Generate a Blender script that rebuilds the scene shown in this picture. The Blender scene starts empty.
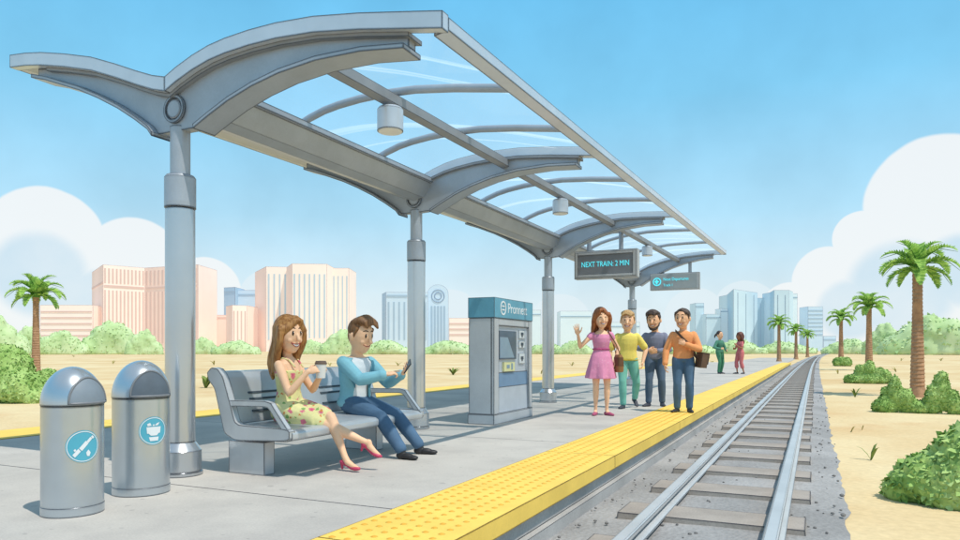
import bpy, bmesh, math, random
from mathutils import Vector as V, Matrix as M, noise
random.seed(7)
sc = bpy.context.scene
col = sc.collection
PI = math.pi
R = math.radians

# ------------------------------------------------------------------ colours and materials
def lin(c):
    c = c / 255.0
    return c / 12.92 if c <= 0.04045 else ((c + 0.055) / 1.055) ** 2.4
def S(r, g, b, k=0.8):
    return (lin(r) * k, lin(g) * k, lin(b) * k, 1.0)

INK = (0.045, 0.05, 0.065, 1)

def ink_nodes(nt, radius, colour_socket, ink=INK, lo=0.92, hi=0.995):
    """draws dark ink outlines on the hard edges of a shape (a painted edge, the same from every side)"""
    N, L = nt.nodes, nt.links
    bv = N.new('ShaderNodeBevel'); bv.samples = 6; bv.inputs['Radius'].default_value = radius * 1.7
    ge = N.new('ShaderNodeNewGeometry')
    dt = N.new('ShaderNodeVectorMath'); dt.operation = 'DOT_PRODUCT'
    L.new(bv.outputs[0], dt.inputs[0]); L.new(ge.outputs['Normal'], dt.inputs[1])
    mr = N.new('ShaderNodeMapRange'); mr.inputs['From Min'].default_value = lo; mr.inputs['From Max'].default_value = hi
    mr.inputs['To Min'].default_value = 0.0; mr.inputs['To Max'].default_value = 1.0
    L.new(dt.outputs['Value'], mr.inputs['Value'])
    mx = N.new('ShaderNodeMix'); mx.data_type = 'RGBA'
    L.new(mr.outputs[0], mx.inputs['Factor'])
    mx.inputs[6].default_value = ink
    L.new(colour_socket, mx.inputs[7])
    return mx.outputs[2]

def wash(nt, c1, c2, scale, detail=4.0, lo=0.35, hi=0.65, coord='Object', rough=0.6):
    N, L = nt.nodes, nt.links
    tc = N.new('ShaderNodeTexCoord')
    no = N.new('ShaderNodeTexNoise'); no.inputs['Scale'].default_value = scale; no.inputs['Detail'].default_value = detail
    no.inputs['Roughness'].default_value = rough
    L.new(tc.outputs[coord], no.inputs['Vector'])
    mr = N.new('ShaderNodeMapRange'); mr.inputs['From Min'].default_value = lo; mr.inputs['From Max'].default_value = hi
    L.new(no.outputs['Fac'], mr.inputs['Value'])
    mx = N.new('ShaderNodeMix'); mx.data_type = 'RGBA'
    L.new(mr.outputs[0], mx.inputs['Factor'])
    mx.inputs[6].default_value = c1; mx.inputs[7].default_value = c2
    return mx.outputs[2]

def mixc(nt, fac_socket, a, b, blend='MIX'):
    mx = nt.nodes.new('ShaderNodeMix'); mx.data_type = 'RGBA'; mx.blend_type = blend
    if hasattr(fac_socket, 'links'): nt.links.new(fac_socket, mx.inputs['Factor'])
    else: mx.inputs['Factor'].default_value = fac_socket
    for i, s in ((6, a), (7, b)):
        if hasattr(s, 'links'): nt.links.new(s, mx.inputs[i])
        else: mx.inputs[i].default_value = s
    return mx.outputs[2]

def dim(c, k): return (c[0] * k, c[1] * k, c[2] * k, 1)

def grain(nt, sock, scale=90, amt=0.10):
    """fine speckle multiplied onto a colour"""
    g = wash(nt, (1 - amt,) * 3 + (1,), (1 + amt * 0.4,) * 3 + (1,), scale, 2.0, 0.3, 0.7)
    return mixc(nt, 1.0, sock, g, 'MULTIPLY')

def mat(name, c, rough=0.6, metal=0.0, ink=0.0, var=0.12, scale=3.0, spec=0.4, gr=0.0, inkc=INK, emis=0.0):
    m = bpy.data.materials.new(name); m.use_nodes = True
    nt = m.node_tree; b = nt.nodes['Principled BSDF']
    b.inputs['Roughness'].default_value = rough; b.inputs['Metallic'].default_value = metal
    b.inputs['Specular IOR Level'].default_value = spec
    s = wash(nt, dim(c, 1 - var), dim(c, 1 + var * 0.6), scale)
    if gr: s = grain(nt, s, 70, gr)
    if ink: s = ink_nodes(nt, ink, s, inkc)
    nt.links.new(s, b.inputs['Base Color'])
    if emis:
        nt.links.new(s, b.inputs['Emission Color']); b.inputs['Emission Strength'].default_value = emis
    return m

# ------------------------------------------------------------------ mesh builder
class MB:
    def __init__(s): s.v = []; s.f = []; s.m = []
    def add(s, vs, fs, m=0):
        o = len(s.v); s.v += [V(p) for p in vs]
        s.f += [tuple(i + o for i in f) for f in fs]; s.m += [m] * len(fs); return s
    def box(s, x0, x1, y0, y1, z0, z1, m=0):
        return s.add([(x0,y0,z0),(x1,y0,z0),(x1,y1,z0),(x0,y1,z0),(x0,y0,z1),(x1,y0,z1),(x1,y1,z1),(x0,y1,z1)],
            [(0,3,2,1),(4,5,6,7),(0,1,5,4),(1,2,6,5),(2,3,7,6),(3,0,4,7)], m)
    def obox(s, c, ax, ay, az, m=0):
        c, ax, ay, az = V(c), V(ax), V(ay), V(az); vs = []
        for k in (-1, 1):
            for i, j in ((-1,-1),(1,-1),(1,1),(-1,1)): vs.append(c + ax*i + ay*j + az*k)
        return s.add(vs, [(0,3,2,1),(4,5,6,7),(0,1,5,4),(1,2,6,5),(2,3,7,6),(3,0,4,7)], m)
    def loft(s, rings, m=0, caps=True, closed=True):
        n = len(rings[0]); vs = [p for r in rings for p in r]; fs = []
        for i in range(len(rings) - 1):
            for j in range(n if closed else n - 1):
                k = (j + 1) % n
                fs.append((i*n + j, i*n + k, (i+1)*n + k, (i+1)*n + j))
        if caps and closed:
            fs.append(tuple(reversed(range(n)))); fs.append(tuple((len(rings)-1)*n + j for j in range(n)))
        return s.add(vs, fs, m)
    def tube(s, pts, rad, seg=12, m=0, rnd=False, flat=None):
        pts = [V(p) for p in pts]
        if not hasattr(rad, '__len__'): rad = [rad] * len(pts)
        rad = list(rad)
        if rnd:
            a, b = (pts[0] - pts[1]).normalized(), (pts[-1] - pts[-2]).normalized()
            r0, r1 = rad[0], rad[-1]; h = []
            for ang in (80, 50, 25): h.append((pts[0] + a * r0 * math.sin(R(ang)), r0 * math.cos(R(ang))))
            t = []
            for ang in (25, 50, 80): t.append((pts[-1] + b * r1 * math.sin(R(ang)), r1 * math.cos(R(ang))))
            pts = [x[0] for x in h] + pts + [x[0] for x in t]; rad = [x[1] for x in h] + rad + [x[1] for x in t]
        rings = []; pu = None
        for i, p in enumerate(pts):
            d = (pts[min(i+1, len(pts)-1)] - pts[max(i-1, 0)]).normalized()
            if pu is None:
                u = d.cross(V((0,0,1)))
                if u.length < 1e-3: u = d.cross(V((1,0,0)))
                u.normalize()
            else:
                u = (pu - d * pu.dot(d))
                u = u.normalized() if u.length > 1e-4 else d.orthogonal().normalized()
            pu = u; w = d.cross(u)
            k = flat if flat else 1.0
            rings.append([p + (u * math.cos(2*PI*j/seg) + w * math.sin(2*PI*j/seg) * k) * rad[i] for j in range(seg)])
        return s.loft(rings, m)
    def ell(s, c, r, rot=None, seg=16, m=0):
        c = V(c); rings = []; h = max(6, seg // 2)
        for i in range(h + 1):
            a = -PI/2 + PI * (i * 0.998 + 0.001 * h) / h
            ring = []
            for j in range(seg):
                b = 2 * PI * j / seg
                p = V((r[0] * math.cos(a) * math.cos(b), r[1] * math.cos(a) * math.sin(b), r[2] * math.sin(a)))
                ring.append(c + (rot @ p if rot else p))
            rings.append(ring)
        return s.loft(rings, m)
    def lathe(s, prof, c=(0,0,0), seg=32, m=0, cap=True):
        c = V(c)
        rings = [[c + V((r * math.cos(2*PI*j/seg), r * math.sin(2*PI*j/seg), z)) for j in range(seg)] for r, z in prof]
        return s.loft(rings, m, caps=cap)
    def prism(s, poly, f, d0, d1, m=0):
        """poly: list of 2-d points; f(a, b, d) -> 3-d"""
        n = len(poly)
        vs = [f(a, b, d0) for a, b in poly] + [f(a, b, d1) for a, b in poly]
        fs = [tuple(range(n)), tuple(reversed(range(n, 2*n)))] + [(i, i + n, (i+1) % n + n, (i+1) % n) for i in range(n)]
        return s.add(vs, fs, m)
    def mesh(s, name, mats, smooth=35, recalc=True):
        me = bpy.data.meshes.new(name); me.from_pydata([tuple(p) for p in s.v], [], s.f)
        for m in (mats if isinstance(mats, (list, tuple)) else [mats]): me.materials.append(m)
        me.polygons.foreach_set('material_index', s.m)
        if recalc:
            b = bmesh.new(); b.from_mesh(me); bmesh.ops.recalc_face_normals(b, faces=b.faces); b.to_mesh(me); b.free()
        if smooth:
            me.polygons.foreach_set('use_smooth', [True] * len(me.polygons))
            if smooth < 180: me.set_sharp_from_angle(angle=R(smooth))
        me.update(); return me
    def build(s, name, mats, parent=None, smooth=35, world=False, loc=None, recalc=True):
        if world and parent is not None:
            o = parent.location; s.v = [p - o for p in s.v]
        ob = bpy.data.objects.new(name, s.mesh(name, mats, smooth, recalc)); col.objects.link(ob)
        if parent is not None: ob.parent = parent
        if loc is not None: ob.location = loc
        return ob

def thing(name, label, cat, loc=(0,0,0), rz=0.0, group=None):
    o = bpy.data.objects.new(name, None); col.objects.link(o)
    o.empty_display_size = 0.2
    o.location = loc; o.rotation_euler = (0, 0, rz)
    o['label'] = label; o['category'] = cat
    if group: o['group'] = group
    return o
def tag(o, label, cat, group=None):
    o['label'] = label; o['category'] = cat
    if group: o['group'] = group
    return o
def struct(o): o['kind'] = 'structure'; return o

def bake(ob, voxel, smooth_it=6, fac=0.5):
    """fuse the overlapping solids of an object into one continuous skin"""
    md = ob.modifiers.new('fuse', 'REMESH'); md.mode = 'VOXEL'; md.voxel_size = voxel
    if smooth_it:
        ms = ob.modifiers.new('soft', 'SMOOTH'); ms.iterations = smooth_it; ms.factor = fac
    dg = bpy.context.evaluated_depsgraph_get()
    me = bpy.data.meshes.new_from_object(ob.evaluated_get(dg))
    old = ob.data; ob.modifiers.clear(); ob.data = me; me.name = old.name
    if len(me.materials) == 0:
        for m in old.materials: me.materials.append(m)
    me.polygons.foreach_set('use_smooth', [True] * len(me.polygons)); me.update()
    bpy.data.meshes.remove(old)
    return ob

def text(name, body, size, mt, parent, mw, align='LEFT', ext=0.002, world_loc=False, sx=1.0):
    cu = bpy.data.curves.new(name, 'FONT'); cu.body = body; cu.size = size; cu.extrude = ext
    cu.align_x = align; cu.align_y = 'CENTER'
    t = bpy.data.objects.new(name, cu); col.objects.link(t)
    dg = bpy.context.evaluated_depsgraph_get()
    me = bpy.data.meshes.new_from_object(t.evaluated_get(dg))
    col.objects.unlink(t); bpy.data.objects.remove(t)
    me.transform(mw @ M.Diagonal((sx, 1, 1, 1)))
    me.materials.clear(); me.materials.append(mt)
    ob = bpy.data.objects.new(name, me); col.objects.link(ob); ob.parent = parent
    return ob

# ------------------------------------------------------------------ camera
EYE = 1.02; TH = R(25.3); F = 709.0
RT = V((math.cos(TH), math.sin(TH), 0)); FW = V((-math.sin(TH), math.cos(TH), 0))
cd = bpy.data.cameras.new('camera'); cam = bpy.data.objects.new('camera', cd); col.objects.link(cam)
cam.location = (0, 0, EYE); cam.rotation_euler = (R(90), 0, TH)
cd.sensor_width = 36; cd.lens = 36 * F / 960; cd.shift_y = 80 / 960.0; cd.clip_start = 0.05; cd.clip_end = 6000
sc.camera = cam
def at(u, depth, z=-0.35):
    """a point of the place: bearing u (in the photo's 960 columns) and distance along the view"""
    p = RT * ((u - 480) / F * depth) + FW * depth
    return V((p.x, p.y, z))
GZ = -0.35     # level of the sand and the track bed; the platform is at 0
# ------------------------------------------------------------------ light and sky
sc.view_settings.view_transform = 'Standard'; sc.view_settings.look = 'None'
sc.view_settings.exposure = 0; sc.view_settings.gamma = 1
sc.cycles.use_denoising = True
sc.cycles.max_bounces = 8; sc.cycles.transparent_max_bounces = 16
SUN_EL = R(63); SUN = V((0.95, -0.31, 0)).normalized()
SUNV = V((SUN.x * math.cos(SUN_EL), SUN.y * math.cos(SUN_EL), math.sin(SUN_EL)))
sl = bpy.data.lights.new('sun', 'SUN'); sl.energy = 3.4; sl.angle = R(0.5); sl.color = (1.0, 0.94, 0.84)
so = bpy.data.objects.new('sun', sl); col.objects.link(so); so.location = (20, -3, 25)
so.rotation_euler = SUNV.to_track_quat('Z', 'Y').to_euler()

w = bpy.data.worlds.new('World'); sc.world = w; w.use_nodes = True
nt = w.node_tree; N = nt.nodes; L = nt.links
bg = N['Background']; bg.inputs['Strength'].default_value = 0.1
sky = N.new('ShaderNodeTexSky'); sky.sky_type = 'NISHITA'; sky.sun_disc = False
sky.sun_elevation = SUN_EL; sky.sun_rotation = math.atan2(SUN.x, SUN.y)
tc = N.new('ShaderNodeTexCoord')
nrm = N.new('ShaderNodeVectorMath'); nrm.operation = 'NORMALIZE'; L.new(tc.outputs['Generated'], nrm.inputs[0])
DIR = nrm.outputs[0]
sp = N.new('ShaderNodeSeparateXYZ'); L.new(DIR, sp.inputs[0])
# thin haze towards the horizon, deeper blue higher up
rp = N.new('ShaderNodeValToRGB'); cr = rp.color_ramp
K = 10.0
stops = [(0.0, (234, 246, 251)), (0.07, (224, 243, 251)), (0.18, (180, 228, 252)), (0.33, (134, 211, 250)), (0.45, (114, 201, 248)), (0.75, (162, 194, 220)), (1.0, (168, 190, 212))]
while len(cr.elements) < len(stops): cr.elements.new(0.5)
for e, (p, c) in zip(cr.elements, stops):
    e.position = p; e.color = (lin(c[0]), lin(c[1]), lin(c[2]), 1)
L.new(sp.outputs['Z'], rp.inputs['Fac'])
# watercolour paper unevenness of the blue
no = N.new('ShaderNodeTexNoise'); no.inputs['Scale'].default_value = 9; no.inputs['Detail'].default_value = 6; L.new(DIR, no.inputs['Vector'])
mr = N.new('ShaderNodeMapRange'); mr.inputs['To Min'].default_value = 0.93; mr.inputs['To Max'].default_value = 1.06; mr.inputs['From Min'].default_value = 0.3; mr.inputs['From Max'].default_value = 0.7
L.new(no.outputs['Fac'], mr.inputs['Value'])
mul = N.new('ShaderNodeVectorMath'); mul.operation = 'SCALE'; L.new(rp.outputs['Color'], mul.inputs[0]); L.new(mr.outputs[0], mul.inputs['Scale'])
base = mul.outputs[0]
def puffs(lst, soft, wob):
    cur = None
    for az, el, r in lst:
        c = (math.cos(R(el)) * math.sin(R(az)), math.cos(R(el)) * math.cos(R(az)), math.sin(R(el)))
        d = N.new('ShaderNodeVectorMath'); d.operation = 'DOT_PRODUCT'; L.new(wob, d.inputs[0]); d.inputs[1].default_value = c
        # distance beyond the rim of the puff, in units of its radius
        m = N.new('ShaderNodeMapRange'); m.interpolation_type = 'SMOOTHSTEP'
        m.inputs['From Min'].default_value = math.cos(R(r) * (1 + soft)); m.inputs['From Max'].default_value = math.cos(R(r))
        L.new(d.outputs['Value'], m.inputs['Value'])
        if cur is None: cur = m.outputs[0]
        else:
            x = N.new('ShaderNodeMath'); x.operation = 'MAXIMUM'; L.new(cur, x.inputs[0]); L.new(m.outputs[0], x.inputs[1]); cur = x.outputs[0]
    return cur
nz = N.new('ShaderNodeTexNoise'); nz.inputs['Scale'].default_value = 14; nz.inputs['Detail'].default_value = 3; L.new(DIR, nz.inputs['Vector'])
wv = N.new('ShaderNodeVectorMath'); wv.operation = 'MULTIPLY_ADD'; L.new(nz.outputs['Color'], wv.inputs[0]); wv.inputs[1].default_value = (0.006,)*3; L.new(DIR, wv.inputs[2])
wo = N.new('ShaderNodeVectorMath'); wo.operation = 'SUBTRACT'; L.new(wv.outputs[0], wo.inputs[0]); wo.inputs[1].default_value = (0.003,)*3
wn = N.new('ShaderNodeVectorMath'); wn.operation = 'NORMALIZE'; L.new(wo.outputs[0], wn.inputs[0]); WOB = wn.outputs[0]
BACK = [(-4.81, 2.87, 2.34), (-8.43, 2.47, 2.26), (-2.02, 2.37, 1.99), (-12.58, 1.58, 1.71), (-18.86, 2.01, 2.4), (-23.68, 1.62, 2.26), (-27.72, 2.42, 2.42), (-38.02, 2.21, 2.18), (-41.8, 3.87, 2.27), (0.97, 1.45, 3.06)]
FRONT = [(-56.83, 7.4, 3.57), (-60.76, 5.77, 3.26), (-53.49, 8.07, 0.7), (-51.31, 6.08, 3.34), (-46.5, 4.36, 2.53), (-58.28, 2.03, 4.47), (-52.86, 1.79, 4.13), (-48.23, 1.12, 3.26), (-44.36, 2.67, 2.08), (7.56, 9.95, 4.24), (3.02, 7.92, 1.83), (0.84, 5.06, 2.35), (3.64, 3.53, 3.95), (7.96, 3.37, 4.54), (11.74, 6.42, 4.94), (-1.68, 2.81, 2.13), (5.34, 6.37, 3.13)]
SHADE = [(-57.12, 5.14, 2.26), (-53.8, 3.55, 1.66), (5.34, 4.16, 2.6), (2.26, 2.86, 1.7), (8.8, 5.34, 1.87)]
fb = puffs(BACK, 0.05, WOB); ff = puffs(FRONT, 0.06, WOB); fs = puffs(SHADE, 0.45, WOB)
def cmix(fac, a, b, k=1.0):
    if k != 1.0:
        mm = N.new('ShaderNodeMath'); mm.operation = 'MULTIPLY'; L.new(fac, mm.inputs[0]); mm.inputs[1].default_value = k; fac = mm.outputs[0]
    mx = N.new('ShaderNodeMix'); mx.data_type = 'RGBA'; L.new(fac, mx.inputs['Factor'])
    for i, s in ((6, a), (7, b)):
        if hasattr(s, 'links'): L.new(s, mx.inputs[i])
        else: mx.inputs[i].default_value = s
    return mx.outputs[2]
c = cmix(fb, base, (lin(232), lin(245), lin(251), 1), 0.75)
c = cmix(ff, c, (lin(248), lin(252), lin(253), 1), 0.95)
sn = N.new('ShaderNodeMath'); sn.operation = 'MULTIPLY'; L.new(fs, sn.inputs[0]); L.new(no.outputs['Fac'], sn.inputs[1])
c = cmix(sn.outputs[0], c, (lin(208), lin(232), lin(246), 1), 1.5)
sca = N.new('ShaderNodeVectorMath'); sca.operation = 'SCALE'; sca.inputs['Scale'].default_value = K; L.new(c, sca.inputs[0])
mx = N.new('ShaderNodeMix'); mx.data_type = 'RGBA'; mx.inputs['Factor'].default_value = 0.92
L.new(sky.outputs[0], mx.inputs[6]); L.new(sca.outputs[0], mx.inputs[7])
L.new(mx.outputs[2], bg.inputs['Color'])
# ------------------------------------------------------------------ setting materials
def m_sand():
    m = bpy.data.materials.new('sand'); m.use_nodes = True; nt = m.node_tree; b = nt.nodes['Principled BSDF']
    b.inputs['Roughness'].default_value = 0.95; b.inputs['Specular IOR Level'].default_value = 0.1
    a = wash(nt, S(236, 202, 150, .80), S(249, 226, 180, .82), 0.16, 5, 0.38, 0.60)
    a2 = wash(nt, (0, 0, 0, 1), (1, 1, 1, 1), 0.55, 4, 0.56, 0.70)
    a3 = mixc(nt, a2, a, S(230, 180, 126, .78))
    a4 = mixc(nt, 0.45, a, a3)
    s = grain(nt, a4, 14, 0.10)
    nt.links.new(s, b.inputs['Base Color'])
    no = nt.nodes.new('ShaderNodeTexNoise'); no.inputs['Scale'].default_value = 6; no.inputs['Detail'].default_value = 8
    tc = nt.nodes.new('ShaderNodeTexCoord'); nt.links.new(tc.outputs['Object'], no.inputs['Vector'])
    bp = nt.nodes.new('ShaderNodeBump'); bp.inputs['Strength'].default_value = 0.25; bp.inputs['Distance'].default_value = 0.05
    nt.links.new(no.outputs['Fac'], bp.inputs['Height']); nt.links.new(bp.outputs[0], b.inputs['Normal'])
    return m
SAND = m_sand()
def m_gravel(name, c, k=.8, gs=26, bump=.5):
    m = bpy.data.materials.new(name); m.use_nodes = True; nt = m.node_tree; b = nt.nodes['Principled BSDF']
    b.inputs['Roughness'].default_value = 0.95; b.inputs['Specular IOR Level'].default_value = 0.1
    a = wash(nt, S(*c, k * .78), S(*c, k * 1.1), 0.9, 5)
    s = grain(nt, a, gs, 0.13); s = grain(nt, s, gs * 3, 0.10)
    nt.links.new(s, b.inputs['Base Color'])
    vo = nt.nodes.new('ShaderNodeTexVoronoi'); vo.inputs['Scale'].default_value = gs
    tc = nt.nodes.new('ShaderNodeTexCoord'); nt.links.new(tc.outputs['Object'], vo.inputs['Vector'])
    bp = nt.nodes.new('ShaderNodeBump'); bp.inputs['Strength'].default_value = bump; bp.inputs['Distance'].default_value = 0.02
    nt.links.new(vo.outputs['Distance'], bp.inputs['Height']); nt.links.new(bp.outputs[0], b.inputs['Normal'])
    return m
BALLAST = m_gravel('ballast', (186, 184, 183))
CONC = mat('concrete', S(214, 207, 199, .78), 0.9, ink=0.007, var=0.09, scale=0.9, spec=.15, gr=.10)
CONC_DARK = mat('platform_side', S(192, 190, 188, .88), 0.95, ink=0.006, var=0.16, scale=1.4, spec=.1, gr=.16)
_nt = CONC.node_tree; _b = _nt.nodes['Principled BSDF']; _s = _b.inputs['Base Color'].links[0].from_socket
_st = wash(_nt, (.90, .90, .91, 1), (1.02, 1.02, 1.01, 1), .45, 6, .36, .56, rough=.7); _s = mixc(_nt, 1.0, _s, _st, 'MULTIPLY')
_sp = wash(_nt, (1, 1, 1, 1), (.80, .80, .81, 1), 11, 1, .70, .74); _s = mixc(_nt, 1.0, _s, _sp, 'MULTIPLY'); _nt.links.new(_s, _b.inputs['Base Color'])
YELLOW = mat('tactile_yellow', S(254, 214, 106, .92), 0.75, ink=0.010, var=0.09, scale=1.6, spec=.2, gr=.05, inkc=S(120, 88, 30, .6))
YDOT = mat('tactile_dot', S(240, 178, 66, .86), 0.75, var=0.05)
SLEEPER = mat('sleeper_concrete', S(184, 174, 165, .82), 0.9, ink=0.014, var=0.14, scale=2.5, spec=.15, gr=.16)
STEEL = mat('rail_steel', S(206, 206, 206, .9), 0.38, 0.2, ink=0.009, var=0.1, scale=1.5)
STONE = mat('pebble', S(150, 146, 144, .7), 0.9, var=0.25, scale=9)

def bend(y):                     # the line swings gently to the right far away
    return 0.00008 * max(0.0, y - 38) ** 2
# ---- ground sheet
g = MB()
xs = [-3000, -600, -120, -40, -20, -9.5, 0, 10, 25, 60, 300, 3000]; ys = [-60, -8, 0, 8, 20, 45, 90, 200, 600, 1500, 4000]
g.add([(x, y, GZ) for y in ys for x in xs], [(j*len(xs)+i, j*len(xs)+i+1, (j+1)*len(xs)+i+1, (j+1)*len(xs)+i) for j in range(len(ys)-1) for i in range(len(xs)-1)])
struct(g.build('ground', SAND, smooth=0))
# ---- track bed with a ragged edge against the sand
g = MB(); vs = []; y = -4.0; n = 0; rr = random.Random(3)
while y < 420:
    b_ = bend(y); st = 0.16 if y < 14 else (0.5 if y < 50 else 3.0)
    j = 0.05 * noise.noise((y * 1.7, 0, 0)) + 0.06 * noise.noise((y * 0.45, 3, 0)) + rr.uniform(-.012, .012)
    x0 = -1.95 if y < 60 else -2.0 + b_ + j
    vs += [(x0, y, GZ + .006), (-0.7 + b_, y, GZ + .035), (0.05 + b_, y, GZ + .03), (0.24 + b_ + j, y, GZ + .004)]; n += 1; y += st
g.add(vs, [(4*i + k, 4*i + k + 1, 4*i + k + 5, 4*i + k + 4) for i in range(n - 1) for k in range(3)])
struct(g.build('track_bed', BALLAST, smooth=60))
# loose stones of the ballast
g = MB(); rr = random.Random(11)
for i in range(330):
    y = 1.5 + rr.random() ** 1.8 * 24; x = rr.choice((rr.uniform(-1.7, -1.35), rr.uniform(-.1, .26), rr.uniform(-1.3, .2)))
    r = rr.uniform(.006, .016) * (1.5 if rr.random() < .12 else 1)
    g.ell((x, y, GZ + .036), (r * rr.uniform(.8, 1.3), r, r * .7), M.Rotation(rr.uniform(0, 6), 3, 'Z'), 7)
o = struct(g.build('gravel', STONE, smooth=0)); o['kind'] = 'stuff'; o['label'] = 'loose grey stones scattered over the track ballast'; o['category'] = 'gravel'

# ---- platform: slabs on a darker base
PX0, PX1, PEND = -9.3, -1.76, 62.0
g = MB(); g.box(PX0 + .02, PX1 - .03, -6, PEND, GZ - .05, -.025, 1)
y = 3.87 - 3.6 * 3
while y < PEND:
    y1 = min(y + 3.6, PEND)
    g.box(-8.38, -2.44 - .004, y + .004, y1 - .004, -.03, 0, 0)
    y += 3.6
g.box(PX1 - .05, PX1 + .03, -6, PEND, GZ - .05, -.245, 1)         # footing ledge under the edge
struct(g.build('platform', [CONC, CONC_DARK], smooth=0))
g = MB(); g.box(-8.6, -2.6, PEND + .01, 130, GZ - .02, -.30, 0)
struct(g.build('path', [CONC], smooth=0))
def tactile(name, xa, xb, dots):
    g = MB(); y = 3.1 - 3.6 * 3
    while y < PEND:
        y1 = min(y + 3.6, PEND)
        g.box(xa, xb, y + .003, y1 - .003, -.115, .006, 0); y += 3.6
    if dots:
        y = 1.4
        while y < 12.5:
            k = 0
            x = xa + .07
            while x < xb - .04:
                g.lathe([(.018, .0055), (.015, .009), (.008, .0115)], (x, y, 0), 8, 1); x += .102
            y += .102
    struct(g.build(name, [YELLOW, YDOT], smooth=40)); 
tactile('tactile_paving', -2.44, -1.735, True)
tactile('tactile_paving_far', -9.3, -8.38, False)

# ---- rails and sleepers
def rail(name, x0, label):
    pr = [(-.075,0),(.075,0),(.075,.012),(.018,.028),(.018,.058),(.046,.066),(.048,.095),(.036,.103),(-.036,.103),(-.048,.095),(-.046,.066),(-.018,.058),(-.018,.028),(-.075,.012)]
    rings = []; y = -3.0
    while y < 420:
        rings.append([(x0 + bend(y) + a, y, -.287 + b) for a, b in pr]); y += 6 if y > 36 else 3
    g = MB(); g.loft(rings)
    return tag(g.build(name, STEEL, smooth=25), label, 'rail', 'steel rails of the track')
rail('rail', -1.13, 'shiny steel rail on the side of the track nearer the platform')
rail('rail', -0.26, 'shiny steel rail on the side of the track nearer the sand')
g = MB(); g.box(-.695, .695, -.23, .23, -.09, .0); g.v = [p if p.z < -.05 else V((p.x * .985, p.y * .94, p.z)) for p in g.v]
sm = g.mesh('sleeper', SLEEPER, 0)
y = 2.35; rr = random.Random(5)
while y < 150:
    o = bpy.data.objects.new('sleeper', sm); col.objects.link(o)
    o.location = (-.735 + bend(y) + rr.uniform(-.015, .015), y, -.279); o.rotation_euler = (0, 0, rr.uniform(-.008, .008) - 0.00016 * max(0, y - 38))
    tag(o, 'flat grey concrete sleeper lying across the track under both rails', 'sleeper', 'sleepers under the rails')
    y += 1.16

# ------------------------------------------------------------------ plants
def leafmat(name, a, b, k=.72, scale=1.2):
    m = bpy.data.materials.new(name); m.use_nodes = True; nt = m.node_tree; p = nt.nodes['Principled BSDF']
    p.inputs['Roughness'].default_value = 0.85; p.inputs['Specular IOR Level'].default_value = 0.12
    s = wash(nt, S(*a, k), S(*b, k), scale, 4, .36, .62); s = grain(nt, s, 30, .12)
    nt.links.new(s, p.inputs['Base Color'])
    if 'palm' in name:       # thin blades let part of the sun through
        tl = nt.nodes.new('ShaderNodeBsdfTranslucent'); nt.links.new(s, tl.inputs[0]); ms = nt.nodes.new('ShaderNodeMixShader'); ms.inputs[0].default_value = .38
        nt.links.new(p.outputs[0], ms.inputs[1]); nt.links.new(tl.outputs[0], ms.inputs[2]); nt.links.new(ms.outputs[0], nt.nodes['Material Output'].inputs['Surface'])
    return m
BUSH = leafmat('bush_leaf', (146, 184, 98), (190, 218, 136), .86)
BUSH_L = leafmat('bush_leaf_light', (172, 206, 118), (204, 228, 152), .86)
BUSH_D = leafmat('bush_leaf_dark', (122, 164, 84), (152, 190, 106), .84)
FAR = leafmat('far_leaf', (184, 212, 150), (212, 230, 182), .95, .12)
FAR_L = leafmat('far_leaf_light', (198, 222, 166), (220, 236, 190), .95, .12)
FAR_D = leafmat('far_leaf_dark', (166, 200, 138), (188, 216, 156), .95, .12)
def bush(name, label, cat, loc, lobes, unit, mats, leaves, group, seed=1, leaf=.05):
    """lobes: (x, y, z, rx, ry, rz) in units; one continuous lobed body closely set with leaves"""
    rr = random.Random(seed); g = MB()
    for x, y, z, a, b, c in lobes: g.ell((x*unit, y*unit, z*unit), (a*unit, b*unit, c*unit), None, 18)
    o = g.build(name, mats); bake(o, unit * .035, 3)
    me = o.data; L_ = unit
    for v in me.vertices:
        n = noise.fractal(V(v.co) * (4.0 / unit) + V((seed, 0, 0)), 0.9, 2.0, 4)
        v.co += v.normal * n * 0.035 * L_
        if v.co.z < 0: v.co.z = 0
    vs = [tuple(v.co) for v in me.vertices]; fs = [tuple(p.vertices) for p in me.polygons]; mi = [0] * len(fs)
    nv = [V(v.normal) for v in me.vertices]
    b = MB(); b.v = [V(p) for p in vs]; b.f = fs; b.m = mi
    for i in range(leaves):
        k = rr.randrange(len(vs)); p = V(vs[k]); n = nv[k]
        if p.z < .02 * unit: continue
        t = n.cross(V((rr.uniform(-1, 1), rr.uniform(-1, 1), rr.uniform(-1, 1))))
        if t.length < .05: continue
        t.normalize(); q = n.cross(t); s = leaf * unit * rr.uniform(.6, 1.3)
        d = (t * .8 + n * rr.uniform(.25, .9)).normalized()
        c = p - n * .01 * unit
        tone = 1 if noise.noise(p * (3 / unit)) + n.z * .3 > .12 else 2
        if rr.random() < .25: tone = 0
        b.add([c - q * s * .32, c + d * s * .6 - q * s * .36, c + d * s * 1.15, c + d * s * .6 + q * s * .36, c + q * s * .32], [(0, 1, 2, 3, 4)], tone)
    nm = b.mesh(name, mats, 180, recalc=False); o.data = nm; bpy.data.meshes.remove(me)
    o.location = loc
    return tag(o, label, cat, group)
NEAR = [BUSH, BUSH_L, BUSH_D]; FARM = [FAR, FAR_L, FAR_D]
GB = 'rounded desert bushes beside the track'
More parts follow.
